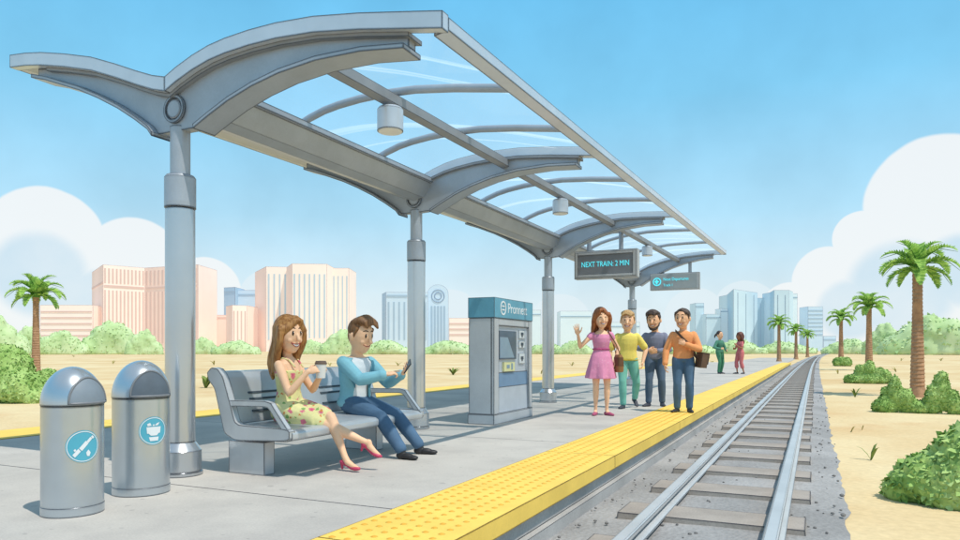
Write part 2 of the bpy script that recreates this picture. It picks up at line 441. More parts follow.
bush('bush', 'big rounded bush cut by the right edge, closest to the track', 'bush', (1.34, 7.55, GZ),
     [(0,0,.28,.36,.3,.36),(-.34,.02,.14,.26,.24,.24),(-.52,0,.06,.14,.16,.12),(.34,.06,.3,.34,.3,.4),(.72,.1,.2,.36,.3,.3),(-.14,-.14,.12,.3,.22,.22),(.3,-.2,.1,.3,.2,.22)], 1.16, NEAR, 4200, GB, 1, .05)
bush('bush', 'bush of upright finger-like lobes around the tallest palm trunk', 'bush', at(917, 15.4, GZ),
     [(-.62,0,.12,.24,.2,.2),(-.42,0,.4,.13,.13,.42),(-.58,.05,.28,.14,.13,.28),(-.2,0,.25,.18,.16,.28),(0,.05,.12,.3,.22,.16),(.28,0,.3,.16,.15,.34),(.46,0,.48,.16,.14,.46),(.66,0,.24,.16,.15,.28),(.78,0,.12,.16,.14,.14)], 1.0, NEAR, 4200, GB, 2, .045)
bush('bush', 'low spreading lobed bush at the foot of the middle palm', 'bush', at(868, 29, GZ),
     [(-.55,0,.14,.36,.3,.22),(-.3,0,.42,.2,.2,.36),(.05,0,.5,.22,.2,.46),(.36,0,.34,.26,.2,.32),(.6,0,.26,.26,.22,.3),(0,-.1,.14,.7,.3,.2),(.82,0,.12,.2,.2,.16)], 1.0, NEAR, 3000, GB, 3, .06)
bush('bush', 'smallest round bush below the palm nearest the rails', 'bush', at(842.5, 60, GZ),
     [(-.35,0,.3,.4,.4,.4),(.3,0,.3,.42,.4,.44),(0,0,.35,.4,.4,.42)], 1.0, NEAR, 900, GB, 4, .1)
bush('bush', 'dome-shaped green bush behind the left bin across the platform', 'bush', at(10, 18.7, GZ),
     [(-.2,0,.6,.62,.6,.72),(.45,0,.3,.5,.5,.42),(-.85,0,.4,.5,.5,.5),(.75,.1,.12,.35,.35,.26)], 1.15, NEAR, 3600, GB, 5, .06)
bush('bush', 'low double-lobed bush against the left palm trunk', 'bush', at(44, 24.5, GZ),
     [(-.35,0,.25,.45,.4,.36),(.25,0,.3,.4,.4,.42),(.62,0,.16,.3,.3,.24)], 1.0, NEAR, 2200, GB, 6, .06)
# shrub thickets along the horizon
HZ = 'pale thickets along the horizon'
def thicket(u0, u1, vt, D, label, seed):
    p = at((u0 + u1) / 2, D); W = (u1 - u0) / F * D; H = ((350 - vt) / F * D + EYE - GZ) * 1.15
    rr = random.Random(seed); lob = []
    n = 6
    for i in range(n):
        f = (i + .5) / n * 2 - 1; e = (1 - abs(f) ** 1.6)
        lob.append((f * .46, 0, H / W * .3 * e, .17, .2, max(.05, H / W * (.34 + .36 * e) * rr.uniform(.85, 1.0))))
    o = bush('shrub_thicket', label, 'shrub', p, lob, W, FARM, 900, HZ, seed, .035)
    o.rotation_euler = (0, 0, TH + math.atan2(-((u0+u1)/2 - 480), F) )
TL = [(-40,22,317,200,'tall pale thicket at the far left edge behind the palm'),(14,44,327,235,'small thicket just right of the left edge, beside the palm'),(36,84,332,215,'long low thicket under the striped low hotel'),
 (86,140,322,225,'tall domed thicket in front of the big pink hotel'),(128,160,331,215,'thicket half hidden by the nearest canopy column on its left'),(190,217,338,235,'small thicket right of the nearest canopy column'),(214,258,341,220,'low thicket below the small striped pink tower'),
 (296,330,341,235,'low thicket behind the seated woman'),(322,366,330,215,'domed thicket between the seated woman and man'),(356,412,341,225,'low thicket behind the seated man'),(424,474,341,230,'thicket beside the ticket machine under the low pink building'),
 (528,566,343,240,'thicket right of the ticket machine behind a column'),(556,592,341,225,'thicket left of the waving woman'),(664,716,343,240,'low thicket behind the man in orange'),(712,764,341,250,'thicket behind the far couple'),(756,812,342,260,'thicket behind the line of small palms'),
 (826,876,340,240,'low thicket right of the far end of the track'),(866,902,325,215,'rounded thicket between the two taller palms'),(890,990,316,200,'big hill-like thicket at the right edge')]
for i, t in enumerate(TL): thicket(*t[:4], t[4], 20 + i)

# palms
TRUNK = mat('palm_bark', S(188, 148, 116, .9), 0.9, ink=0.0, var=.25, scale=6, spec=.1, gr=.15)
PALM = leafmat('palm_leaf', (150, 200, 98), (192, 224, 124), 1.0, 1.5)
PALM_D = leafmat('palm_leaf_dark', (118, 170, 84), (146, 190, 98), .95, 1.5)
def frond_mesh(seed, start, sweep, ex, length=1.0, W=.20):
    rr = random.Random(seed); g = MB(); n = 20; pts = []
    a0 = R(start); x = z = 0.0
    for i in range(n + 1):
        t = i / n; pts.append(V((x, 0, z))); a = a0 - t ** ex * R(sweep); x += math.cos(a) * length / n; z += math.sin(a) * length / n
    for i in range(n):
        t = (i + .5) / n; p, q = pts[i], pts[i + 1]; d = (q - p).normalized(); up = d.cross(V((0, 1, 0))) * -1
        wdt = W * (math.sin(PI * min(1, t * .93 + .1)) ** .55) * (1.06 - .38 * t)
        for sg in (-1, 1):
            o = V((0, sg, 0)); ln = wdt * rr.uniform(.88, 1.12)
            r0 = p - up * 0; r1 = q + d * length / n * .35
            tip = (p + q) / 2 + o * ln + d * ln * .72 - up * ln * rr.uniform(.32, .5)
            mid0 = p + o * ln * .5 + d * ln * .12 - up * ln * .06; mid1 = q + o * ln * .62 + d * ln * .46 - up * ln * .14
            g.add([r0, mid0, tip, mid1, r1], [(0, 1, 2, 3, 4)], 0 if rr.random() < .72 else 1)
    g.tube([pts[0], pts[6], pts[12], pts[-1]], [.022, .016, .01, .003], 6, 1)
    return g.mesh('frond', [PALM, PALM_D], 180, recalc=False)
FR = [frond_mesh(i, *d) for i, d in enumerate(((80, 96, 1.7), (60, 112, 1.5), (36, 112, 1.3), (4, 84, 1.1)))]
def palm(label, p, hgt, cr, tr, seed, group):
    rr = random.Random(seed)
    t = thing('palm_tree', label, 'palm tree', p, 0, group)
    g = MB(); n = int(hgt / (tr * .7)); prof = []
    for i in range(n):
        z = hgt * i / n; k = 1.25 - .42 * min(1, i / n * 1.4) + (.35 * (1 - i / 2) if i < 2 else 0)
        prof += [(tr * k * 1.05, z), (tr * k * .93, z + hgt / n * .85)]
    prof.append((tr * .75, hgt)); g.lathe(prof, (0, 0, 0), 12); g.build('trunk', TRUNK, t, smooth=50)
    g = MB(); g.ell((0, 0, hgt + .02 * cr), (tr * 1.2, tr * 1.2, tr * 1.3), None, 10); g.build('crown_base', PALM_D, t)
    spec = []
    for n, kind, a, b in ((3, 0, .8, .92), (5, 1, .9, 1.02), (6, 2, .92, 1.05), (5, 3, .72, .88)):
        o = rr.uniform(0, 6)
        spec += [(o + k * 2 * PI / n + rr.uniform(-.2, .2), kind, rr.uniform(a, b)) for k in range(n)]
    for az, kind, s in spec:
        f = bpy.data.objects.new('frond', FR[kind]); col.objects.link(f); f.parent = t
        f.location = (0, 0, hgt); f.rotation_euler = (0, 0, az); f.scale = (cr * s * 1.18,) * 3
PG = 'palm trees on the sand'
palm('tall palm standing alone at the left behind the bins', at(36, 40, GZ), 4.45, 1.62, .19, 1, PG)
palm('tallest palm at the right edge with big drooping fronds', at(917.5, 20.7, GZ), 3.75, 1.12, .16, 2, PG)
palm('middle-sized palm just left of the tallest right-hand palm', at(869, 48, GZ), 4.3, 1.4, .2, 3, PG)
palm('small palm right of the rails before the vanishing point', at(841, 74, GZ), 4.6, 1.55, .22, 4, PG)
palm('largest of the three small palms beyond the platform end', at(779, 82, GZ), 4.4, 1.45, .2, 5, PG)
palm('middle one of the three small palms beyond the platform end', at(796, 104, GZ), 4.2, 1.5, .22, 6, PG)
palm('smallest palm, closest to the vanishing point left of the rails', at(807.5, 135, GZ), 4.2, 1.6, .24, 7, PG)

# tufts
GRASS = leafmat('tuft', (126, 152, 78), (168, 186, 104), .7, 5)
DRY = leafmat('dry_tuft', (176, 168, 104), (206, 192, 130), .8, 5)
def tuft(label, p, n, h, spread, seed, m=GRASS, wd=.12):
    rr = random.Random(seed); g = MB()
    for i in range(n):
        a = rr.uniform(0, 2 * PI) if n > 3 else i * 2.4 + .6; lean = rr.uniform(.35, 1) * spread; hh = h * rr.uniform(.65, 1)
        d = V((math.cos(a), math.sin(a), 0)); s = V((-d.y, d.x, 0)); wv = h * wd
        pts = [V((0, 0, 0)), d * lean * h * .25 + V((0, 0, hh * .45)), d * lean * h * .62 + V((0, 0, hh * .85)), d * lean * h * 1.0 + V((0, 0, hh))]
        ws = [wv * .5, wv, wv * .75, .001]
        vs = []
        for q, k in zip(pts, ws): vs += [q - s * k, q + s * k]
        g.add(vs, [(0,1,3,2),(2,3,5,4),(4,5,7,6)])
    o = g.build('grass_tuft', m, None, 180, recalc=False); o.location = p
    tag(o, label, 'grass tuft', 'small tufts on the sand')
def gp(u, v): return at(u, F * (EYE - GZ) / (v - 350.0), GZ)
tuft('two-bladed green sprout on the sand left of the biggest bush', gp(871, 460), 3, .22, .9, 1)
tuft('short green tuft beside the ragged edge of the ballast', gp(855, 397), 4, .3, .7, 2)
tuft('dry tuft right of the tallest palm trunk', gp(941, 361), 6, .45, 1.3, 3, DRY)
tuft('dry tuft between the two taller palms', gp(901, 361), 6, .45, 1.3, 4, DRY)
tuft('small tuft at the far left edge of the sand', gp(24, 361), 5, .55, 1.0, 5, DRY)
tuft('flat dry tuft below the striped low hotel', gp(74, 357), 6, .5, 1.8, 6, DRY)
tuft('small tuft above the right bin', gp(113, 364), 5, .45, 1.0, 7, DRY)
tuft('green agave-like rosette between nearest column and bench', gp(206, 388), 9, .55, .8, 8, GRASS, .16)
tuft('spreading dry tuft above the bench back', gp(214, 365), 5, .5, 1.6, 9, DRY)
tuft('low green rosette left of the ticket machine', gp(453, 375), 12, .42, 1.5, 10, GRASS, .16)
tuft('dry tuft by the second canopy column', gp(398, 366), 6, .4, 1.5, 11, DRY)
tuft('dry tuft between the third column and the waving woman', gp(572, 366), 6, .4, 1.5, 12, DRY)
tuft('tiny tuft beyond the far couple', gp(708, 360), 5, .6, 1.3, 13, DRY)
tuft('sparse sprout near the bottom right corner', gp(862, 430), 3, .10, .8, 14, DRY)
tuft('tiny dry sprout left of the lobed bush below the tallest palm', gp(851, 432), 4, .12, 1.0, 15, DRY)
tuft('pale dry tuft on the open sand right of the ballast bend', gp(838, 374), 5, .3, 1.2, 16, DRY)
tuft('dry tuft half way between the lobed bush and the middle palm', gp(896, 372), 5, .35, 1.3, 17, DRY)
tuft('low dry tuft just above the far yellow strip by the left bin', gp(93, 392), 5, .25, 1.4, 18, DRY)
tuft('dry tuft seen between the two seated people', gp(330, 366), 5, .4, 1.3, 19, DRY)
tuft('dry tuft right of the ticket machine near the third column', gp(541, 374), 5, .35, 1.3, 20, DRY)
tuft('dry tuft right of the man in orange beyond the platform', gp(712, 364), 5, .4, 1.4, 21, DRY)

# ------------------------------------------------------------------ skyline
def bm(name, c, k=.9, ink=.5): return mat(name, S(*c, k), .85, var=.05, scale=.02, spec=.1, ink=ink, inkc=S(c[0]*.72, c[1]*.68, c[2]*.72, .8), emis=.36)  # skyline walls and windows glow faintly, standing in for distance haze
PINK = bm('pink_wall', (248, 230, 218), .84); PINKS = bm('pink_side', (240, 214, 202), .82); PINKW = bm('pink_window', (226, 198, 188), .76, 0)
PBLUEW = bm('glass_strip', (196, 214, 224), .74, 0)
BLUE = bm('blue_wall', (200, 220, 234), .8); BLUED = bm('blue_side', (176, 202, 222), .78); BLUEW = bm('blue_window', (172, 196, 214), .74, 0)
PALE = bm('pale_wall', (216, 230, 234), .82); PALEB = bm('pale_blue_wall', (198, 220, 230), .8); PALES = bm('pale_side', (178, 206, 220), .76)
BG = 'skyline of hotels and towers'
KD = 1.55
def ztop(v, D): return EYE + (350 - v) / F * D
def building(label, front, vt, wall, side, nm='building', depth=28, wins=(), bands=(), winm=None, parapet=True):
    """front: corner list (u, depth) seen from the platform, left to right; wins: (edge, count, v0, v1, width share)"""
    P = [at(u, d * KD, GZ) for u, d in front]
    D0 = min(d for _, d in front) * KD; H = ztop(vt, D0) - GZ
    t = thing(nm, label, 'building', (P[0] + P[-1]) / 2, 0, BG)
    P = [p - t.location for p in P]
    back = [p + FW * depth * 1.5 for p in (P[-1], P[0])]
    poly = P + back; n = len(poly); g = MB()
    vs = [V((p.x, p.y, 0)) for p in poly] + [V((p.x, p.y, H)) for p in poly]
    for i in range(n):
        j = (i + 1) % n; m = 0
        if i < len(P) - 1:
            e = P[i + 1] - P[i]
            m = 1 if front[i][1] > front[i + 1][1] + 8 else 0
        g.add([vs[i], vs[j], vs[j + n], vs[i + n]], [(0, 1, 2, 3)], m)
    g.add(vs[n:], [tuple(range(n))], 0)
    # weld
    me = g.mesh('wall', [wall, side], 0); b = bmesh.new(); b.from_mesh(me); bmesh.ops.remove_doubles(b, verts=b.verts, dist=.01); bmesh.ops.recalc_face_normals(b, faces=b.faces); b.to_mesh(me); b.free()
    o = bpy.data.objects.new('wall', me); col.objects.link(o); o.parent = t
    def strip(e, f0, f1, z0, z1, name, m, proud=.35):
        a, c = P[e], P[e + 1]; d = c - a; nrm_ = V((d.y, -d.x, 0)).normalized()
        q0 = a + d * f0 + nrm_ * .0; q1 = a + d * f1
        c_ = (q0 + q1) / 2; g = MB(); g.obox(c_ + V((0, 0, (z0 + z1) / 2)), (q1 - q0) / 2, nrm_ * proud, V((0, 0, (z1 - z0) / 2)))
        g.build(name, m, t, 0)
    for e, cnt, v0, v1, ws in wins:
        Dm = (front[e][1] + front[e + 1][1]) / 2 * KD
        for k in range(cnt):
            f = (k + .5) / cnt; w2 = ws / cnt / 2
            strip(e, f - w2, f + w2, ztop(v1, Dm) - GZ, ztop(v0, Dm) - GZ, 'window', winm)
    for e, v0, v1, nm2 in bands:
        Dm = (front[e][1] + front[e + 1][1]) / 2 * KD
        strip(e, .02, .98, ztop(v1, Dm) - GZ, ztop(v0, Dm) - GZ, nm2, winm, .5)
    return t, H, P
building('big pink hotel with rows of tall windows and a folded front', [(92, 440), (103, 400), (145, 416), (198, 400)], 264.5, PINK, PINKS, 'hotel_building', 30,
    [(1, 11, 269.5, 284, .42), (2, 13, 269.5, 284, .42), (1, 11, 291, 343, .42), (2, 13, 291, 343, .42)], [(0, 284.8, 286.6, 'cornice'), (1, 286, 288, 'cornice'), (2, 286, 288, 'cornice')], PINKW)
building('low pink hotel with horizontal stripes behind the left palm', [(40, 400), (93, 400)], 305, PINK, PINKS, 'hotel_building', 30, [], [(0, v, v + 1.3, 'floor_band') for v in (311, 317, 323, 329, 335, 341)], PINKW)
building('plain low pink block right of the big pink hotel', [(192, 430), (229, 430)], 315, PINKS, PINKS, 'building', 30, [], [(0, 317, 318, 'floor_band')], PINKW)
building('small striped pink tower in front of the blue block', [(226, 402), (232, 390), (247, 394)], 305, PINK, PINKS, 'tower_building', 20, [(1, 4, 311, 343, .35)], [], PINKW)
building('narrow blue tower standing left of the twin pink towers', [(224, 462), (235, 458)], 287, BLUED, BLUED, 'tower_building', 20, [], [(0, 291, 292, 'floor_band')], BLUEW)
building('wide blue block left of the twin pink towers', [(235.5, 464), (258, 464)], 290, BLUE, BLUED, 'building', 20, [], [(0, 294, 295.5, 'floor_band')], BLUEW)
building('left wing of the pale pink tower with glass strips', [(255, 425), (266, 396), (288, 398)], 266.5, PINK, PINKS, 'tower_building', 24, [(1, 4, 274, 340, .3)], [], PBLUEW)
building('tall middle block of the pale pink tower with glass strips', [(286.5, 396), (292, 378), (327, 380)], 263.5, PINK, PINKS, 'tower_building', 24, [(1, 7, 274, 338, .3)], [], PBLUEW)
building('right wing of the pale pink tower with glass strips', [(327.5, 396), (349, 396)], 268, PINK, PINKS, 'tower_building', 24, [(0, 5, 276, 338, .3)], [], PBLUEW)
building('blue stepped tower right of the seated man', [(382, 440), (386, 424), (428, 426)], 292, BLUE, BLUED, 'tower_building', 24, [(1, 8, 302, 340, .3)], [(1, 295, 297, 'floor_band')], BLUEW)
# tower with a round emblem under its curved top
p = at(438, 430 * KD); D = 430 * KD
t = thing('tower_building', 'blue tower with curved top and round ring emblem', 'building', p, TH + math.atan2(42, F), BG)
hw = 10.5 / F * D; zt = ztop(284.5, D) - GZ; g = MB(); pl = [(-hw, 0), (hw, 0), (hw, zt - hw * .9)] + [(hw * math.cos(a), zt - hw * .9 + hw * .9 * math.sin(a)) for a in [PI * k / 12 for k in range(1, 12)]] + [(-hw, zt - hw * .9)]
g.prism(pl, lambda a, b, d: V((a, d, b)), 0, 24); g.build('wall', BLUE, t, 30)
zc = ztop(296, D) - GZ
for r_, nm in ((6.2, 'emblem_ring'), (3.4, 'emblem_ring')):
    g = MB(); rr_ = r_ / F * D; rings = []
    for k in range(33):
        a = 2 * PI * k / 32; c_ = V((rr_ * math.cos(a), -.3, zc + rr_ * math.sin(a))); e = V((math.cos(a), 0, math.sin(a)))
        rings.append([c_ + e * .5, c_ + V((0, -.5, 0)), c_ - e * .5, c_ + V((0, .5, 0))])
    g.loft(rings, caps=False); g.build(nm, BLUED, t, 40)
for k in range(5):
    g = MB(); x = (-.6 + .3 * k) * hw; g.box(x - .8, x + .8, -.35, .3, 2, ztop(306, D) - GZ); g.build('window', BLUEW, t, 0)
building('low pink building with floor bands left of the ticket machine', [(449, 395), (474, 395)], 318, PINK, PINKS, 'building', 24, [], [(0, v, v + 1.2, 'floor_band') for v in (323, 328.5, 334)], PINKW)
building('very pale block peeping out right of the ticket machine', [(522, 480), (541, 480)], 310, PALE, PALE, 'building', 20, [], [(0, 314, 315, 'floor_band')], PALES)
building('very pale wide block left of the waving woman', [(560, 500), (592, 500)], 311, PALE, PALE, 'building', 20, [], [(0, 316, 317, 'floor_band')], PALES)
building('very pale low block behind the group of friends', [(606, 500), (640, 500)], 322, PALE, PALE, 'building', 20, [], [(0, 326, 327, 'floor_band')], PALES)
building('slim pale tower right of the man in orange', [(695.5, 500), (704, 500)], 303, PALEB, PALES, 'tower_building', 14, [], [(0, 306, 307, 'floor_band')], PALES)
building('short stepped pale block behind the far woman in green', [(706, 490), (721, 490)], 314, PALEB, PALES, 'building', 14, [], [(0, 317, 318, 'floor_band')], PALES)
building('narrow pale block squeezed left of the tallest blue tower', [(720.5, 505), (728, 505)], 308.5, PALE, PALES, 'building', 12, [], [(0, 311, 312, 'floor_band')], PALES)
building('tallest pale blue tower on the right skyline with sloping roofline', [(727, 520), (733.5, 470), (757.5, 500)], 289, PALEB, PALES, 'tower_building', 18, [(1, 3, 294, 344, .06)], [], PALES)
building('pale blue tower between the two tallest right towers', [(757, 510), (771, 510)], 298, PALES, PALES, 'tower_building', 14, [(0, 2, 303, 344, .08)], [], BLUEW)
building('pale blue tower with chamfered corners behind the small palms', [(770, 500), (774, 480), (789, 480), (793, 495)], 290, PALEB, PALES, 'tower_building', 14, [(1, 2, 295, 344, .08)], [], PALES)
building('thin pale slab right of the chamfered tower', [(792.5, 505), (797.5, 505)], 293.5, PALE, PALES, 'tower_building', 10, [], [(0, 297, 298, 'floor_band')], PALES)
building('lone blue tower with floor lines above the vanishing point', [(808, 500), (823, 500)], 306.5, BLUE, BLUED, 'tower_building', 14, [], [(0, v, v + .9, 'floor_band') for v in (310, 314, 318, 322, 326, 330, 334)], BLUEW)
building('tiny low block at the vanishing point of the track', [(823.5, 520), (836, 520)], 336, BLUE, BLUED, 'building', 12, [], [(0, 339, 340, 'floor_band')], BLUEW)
# ------------------------------------------------------------------ people
def cloth(name, c, k=.8, var=.10, scale=6, rough=.85): return mat(name, S(*c, k), rough, var=var, scale=scale, spec=.2, gr=.05)
SKIN = mat('skin', S(248, 198, 160, .95), .55, var=.06, scale=8, spec=.3)
SKIN_T = mat('skin_tan', S(240, 186, 146, .94), .55, var=.06, scale=8, spec=.3)
SKIN_B = mat('skin_brown', S(176, 116, 84, .8), .55, var=.06, scale=8, spec=.3)
def hairmat(name, a, b):
    m = bpy.data.materials.new(name); m.use_nodes = True; nt = m.node_tree; p = nt.nodes['Principled BSDF']
    p.inputs['Roughness'].default_value = .5; p.inputs['Specular IOR Level'].default_value = .35
    tc = nt.nodes.new('ShaderNodeTexCoord'); mp = nt.nodes.new('ShaderNodeMapping'); mp.inputs['Scale'].default_value = (34, 34, 5); nt.links.new(tc.outputs['Object'], mp.inputs['Vector'])
    no = nt.nodes.new('ShaderNodeTexNoise'); no.inputs['Scale'].default_value = 1.6; no.inputs['Detail'].default_value = 3; nt.links.new(mp.outputs[0], no.inputs['Vector'])
    mr = nt.nodes.new('ShaderNodeMapRange'); mr.inputs['From Min'].default_value = .36; mr.inputs['From Max'].default_value = .64; nt.links.new(no.outputs['Fac'], mr.inputs['Value'])
    s = mixc(nt, mr.outputs[0], S(*a), S(*b)); nt.links.new(s, p.inputs['Base Color'])
    bp = nt.nodes.new('ShaderNodeBump'); bp.inputs['Strength'].default_value = .35; bp.inputs['Distance'].default_value = .01; nt.links.new(no.outputs['Fac'], bp.inputs['Height']); nt.links.new(bp.outputs[0], p.inputs['Normal'])
    return m
H_CARAMEL = hairmat('caramel_hair', (150, 98, 50), (196, 142, 84)); H_BROWN = hairmat('brown_hair', (118, 80, 50), (160, 116, 76))
H_AUBURN = hairmat('auburn_hair', (140, 78, 44), (186, 118, 70)); H_BLOND = hairmat('blond_hair', (190, 146, 92), (222, 184, 128))
H_DARK = hairmat('dark_hair', (62, 50, 46), (98, 80, 70)); H_BLACK = hairmat('near_black_hair', (50, 40, 40), (80, 66, 62)); H_RED = hairmat('dark_auburn_hair', (92, 52, 46), (128, 78, 64))
EYE_M = mat('eye_dark', S(44, 30, 26, .7), .3, var=0); EYE_W = mat('eye_white', S(246, 246, 244, .9), .4, var=0); LIP = mat('lip', S(176, 70, 66, .75), .5, var=0); TEETH = mat('teeth', S(250, 250, 248, .92), .4, var=0)
BROWM = mat('brow', S(84, 54, 36, .7), .8, var=0)

def ik(a, c, l1, l2, pole):
    d = c - a; L_ = min(d.length, (l1 + l2) * .999); dn = d.normalized(); c = a + dn * L_
    x = (l1*l1 - l2*l2 + L_*L_) / (2 * L_); h = math.sqrt(max(0, l1*l1 - x*x))
    p = V(pole) - dn * V(pole).dot(dn); p = p.normalized() if p.length > 1e-5 else dn.orthogonal().normalized()
    return a + dn * x + p * h, c

class Sk: pass
def skeleton(s=1.0, fem=False, pelvis=(0, 0, .90), lean=0.0, twist=0.0, head_yaw=0, head_pitch=0, head_roll=0, handR=None, handL=None, poleR=None, poleL=None,
             footR=(.0, -.1, .075), footL=(.0, .1, .075), kpR=(1, -.1, 0), kpL=(1, .1, 0), toeR=None, toeL=None, side_lean=0.0):
    k = Sk(); k.s = s; k.fem = fem; k.pel = V(pelvis) * s
    up = (M.Rotation(lean, 3, 'Y') @ M.Rotation(side_lean, 3, 'X') @ V((0, 0, 1))); k.up = up; k.fw = M.Rotation(lean, 3, 'Y') @ V((1, 0, 0)); k.sd = up.cross(k.fw).normalized()
    k.neck = k.pel + up * .475 * s
    tw = M.Rotation(twist, 3, up); k.fwc = tw @ k.fw; k.sdc = tw @ k.sd
    sw = (.148 if fem else .166) * s
    k.sh = {-1: k.pel + up * .395 * s - k.sdc * sw, 1: k.pel + up * .395 * s + k.sdc * sw}
    hw = .082 * s; k.hip = {-1: k.pel - k.sd * hw - up * .02 * s, 1: k.pel + k.sd * hw - up * .02 * s}
    k.el = {}; k.wr = {}; k.kn = {}; k.an = {}; k.toe = {}
    for sg, h, po in ((-1, handR, poleR), (1, handL, poleL)):
        h = V(h) * s if h else k.sh[sg] + V((.05 * s, sg * .09 * s, -.53 * s))
        k.el[sg], k.wr[sg] = ik(k.sh[sg], h, .285 * s, .255 * s, po or (-.6, sg * .5, -.3))
    for sg, f, po, to in ((-1, footR, kpR, toeR), (1, footL, kpL, toeL)):
        k.kn[sg], k.an[sg] = ik(k.hip[sg], V(f) * s, .415 * s, .41 * s, po)
        k.toe[sg] = V(to or (1, sg * .25, 0)).normalized()
    k.hs = s * (1.12 if fem else 1.17)
    k.hr = M.Rotation(head_yaw, 3, 'Z') @ M.Rotation(head_pitch, 3, 'Y') @ M.Rotation(head_roll, 3, 'X')
    k.hc = k.neck + up * .055 * s + k.hr @ V((.022, 0, .125)) * k.hs
    return k
TORSO_M = [(-.13,.075,.120),(-.08,.098,.150),(-.01,.108,.158),(.12,.102,.146),(.30,.098,.140),(.55,.112,.163),(.74,.110,.176),(.86,.094,.170),(.94,.070,.115),(1.0,.052,.056)]
TORSO_F = [(-.13,.075,.120),(-.08,.100,.150),(-.01,.110,.160),(.12,.100,.142),(.34,.080,.110),(.58,.102,.130),(.72,.104,.136),(.85,.080,.134),(.94,.056,.095),(1.0,.042,.044)]
def torso(g, k, grow=0.0, a=-.2, b=1.01, m=0, tab=None, kx=1.0, ky=1.0):
    T = tab or (TORSO_F if k.fem else TORSO_M); rings = []
    for f, rx, ry in T:
        if f < a or f > b: continue
        c = k.pel + k.up * (.475 * f * k.s); w_ = max(0, min(1, (f - .2) / .5)); F_ = k.fw.lerp(k.fwc, w_).normalized(); S_ = k.sd.lerp(k.sdc, w_).normalized()
        if f > .5 and k.fem: c = c + F_ * .008 * k.s
        rings.append([c + F_ * math.cos(2*PI*j/20) * (rx * k.s * kx + grow) + S_ * math.sin(2*PI*j/20) * (ry * k.s * ky + grow) for j in range(20)])
    g.loft(rings, m)
def lerp(a, b, t): return a + (b - a) * t
def arm(g, k, sg, grow=0.0, a=0.0, b=1.0, m=0, cuff=0.0):
    """a, b: start and end along shoulder(0) - elbow(.5) - wrist(1)"""
    r = [(0, .046), (.12, .050), (.3, .047), (.5, .041), (.62, .042), (.8, .035), (1.0, .028)] if not k.fem else [(0, .042), (.12, .043), (.3, .037), (.5, .032), (.62, .033), (.8, .028), (1.0, .023)]
    pts, rad = [], []
    def P(t): return lerp(k.sh[sg], k.el[sg], t * 2) if t <= .5 else lerp(k.el[sg], k.wr[sg], t * 2 - 1)
    def RR(t):
        for (x, y), (z, w_) in zip(r, r[1:]):
            if x <= t <= z: return y + (w_ - y) * (t - x) / (z - x)
        return r[-1][1]
    ts = sorted(set([a, b] + [t for t in (0, .12, .25, .4, .46, .5, .54, .62, .75, .88, 1.0) if a < t < b]))
    for t in ts: pts.append(P(t)); rad.append(RR(t) * k.s + grow + (cuff if t == b else 0))
    # soften the elbow
    g.tube(pts, rad, 12, m, True)
def leg(g, k, sg, grow=0.0, a=0.0, b=1.0, m=0, cuff=0.0):
    r = [(0, .092), (.15, .088), (.35, .068), (.5, .054), (.6, .056), (.72, .052), (.9, .036), (1.0, .034)] if not k.fem else [(0, .094), (.15, .086), (.35, .064), (.5, .049), (.6, .051), (.72, .045), (.9, .029), (1.0, .028)]
    def P(t): return lerp(k.hip[sg], k.kn[sg], t * 2) if t <= .5 else lerp(k.kn[sg], k.an[sg], t * 2 - 1)
    def RR(t):
        for (x, y), (z, w_) in zip(r, r[1:]):
            if x <= t <= z: return y + (w_ - y) * (t - x) / (z - x)
        return r[-1][1]
    ts = sorted(set([a, b] + [t for t in (0, .15, .35, .45, .5, .55, .62, .72, .9, 1.0) if a < t < b]))
    g.tube([P(t) for t in ts], [RR(t) * k.s + grow + cuff * max(0, (t - .5) * 2) for t in ts], 14, m, True)
def hand(g, k, sg, d, n, th, curl=(.5, .55, .6, .7), thumb=.5, sz=1.0):
    """d: pointing direction, n: palm normal, th: side of the thumb; curl: bend of each finger per joint"""
    z = k.s * sz * (.92 if k.fem else 1.0); d = V(d).normalized(); n = V(n); n = (n - d * n.dot(d)).normalized(); x = d.cross(n); x = x if x.dot(V(th)) > 0 else -x
    w_ = k.wr[sg]; rot = M((d, x, n)).transposed()
    g.ell(w_ + d * .045 * z, (.054 * z, .042 * z, .019 * z), rot, 14)
    for i, (off, ln, sp_) in enumerate(((.031, .074, .16), (.0105, .082, .05), (-.0105, .076, -.06), (-.031, .06, -.18))):
        p = w_ + d * .082 * z + x * off * z - n * .002 * z; dd = (d + x * sp_).normalized(); pts = [p - dd * .02 * z, p]; c = curl[i]; a = c * .55
        for j, f in enumerate((.44, .31, .25)):
            q = dd * math.cos(a) + n * math.sin(a); p = p + q * ln * f * z; pts.append(p); a += c
        g.tube(pts, [.0088 * z, .0092 * z, .0085 * z, .0078 * z, .0066 * z], 8, 0, True)
    p = w_ + d * .022 * z + x * .026 * z + n * .004 * z; q = (d * .62 + x * .72 + n * .25 * (1 + thumb)).normalized(); q2 = (d * .9 + x * (.45 - .5 * thumb) + n * (.2 + .5 * thumb)).normalized()
    g.tube([p, p + q * .04 * z, p + q * .04 * z + q2 * .032 * z, p + q * .04 * z + q2 * .055 * z], [.0135 * z, .0115 * z, .0098 * z, .0078 * z], 8, 0, True)
HA, HB, HC = .108, .100, .135
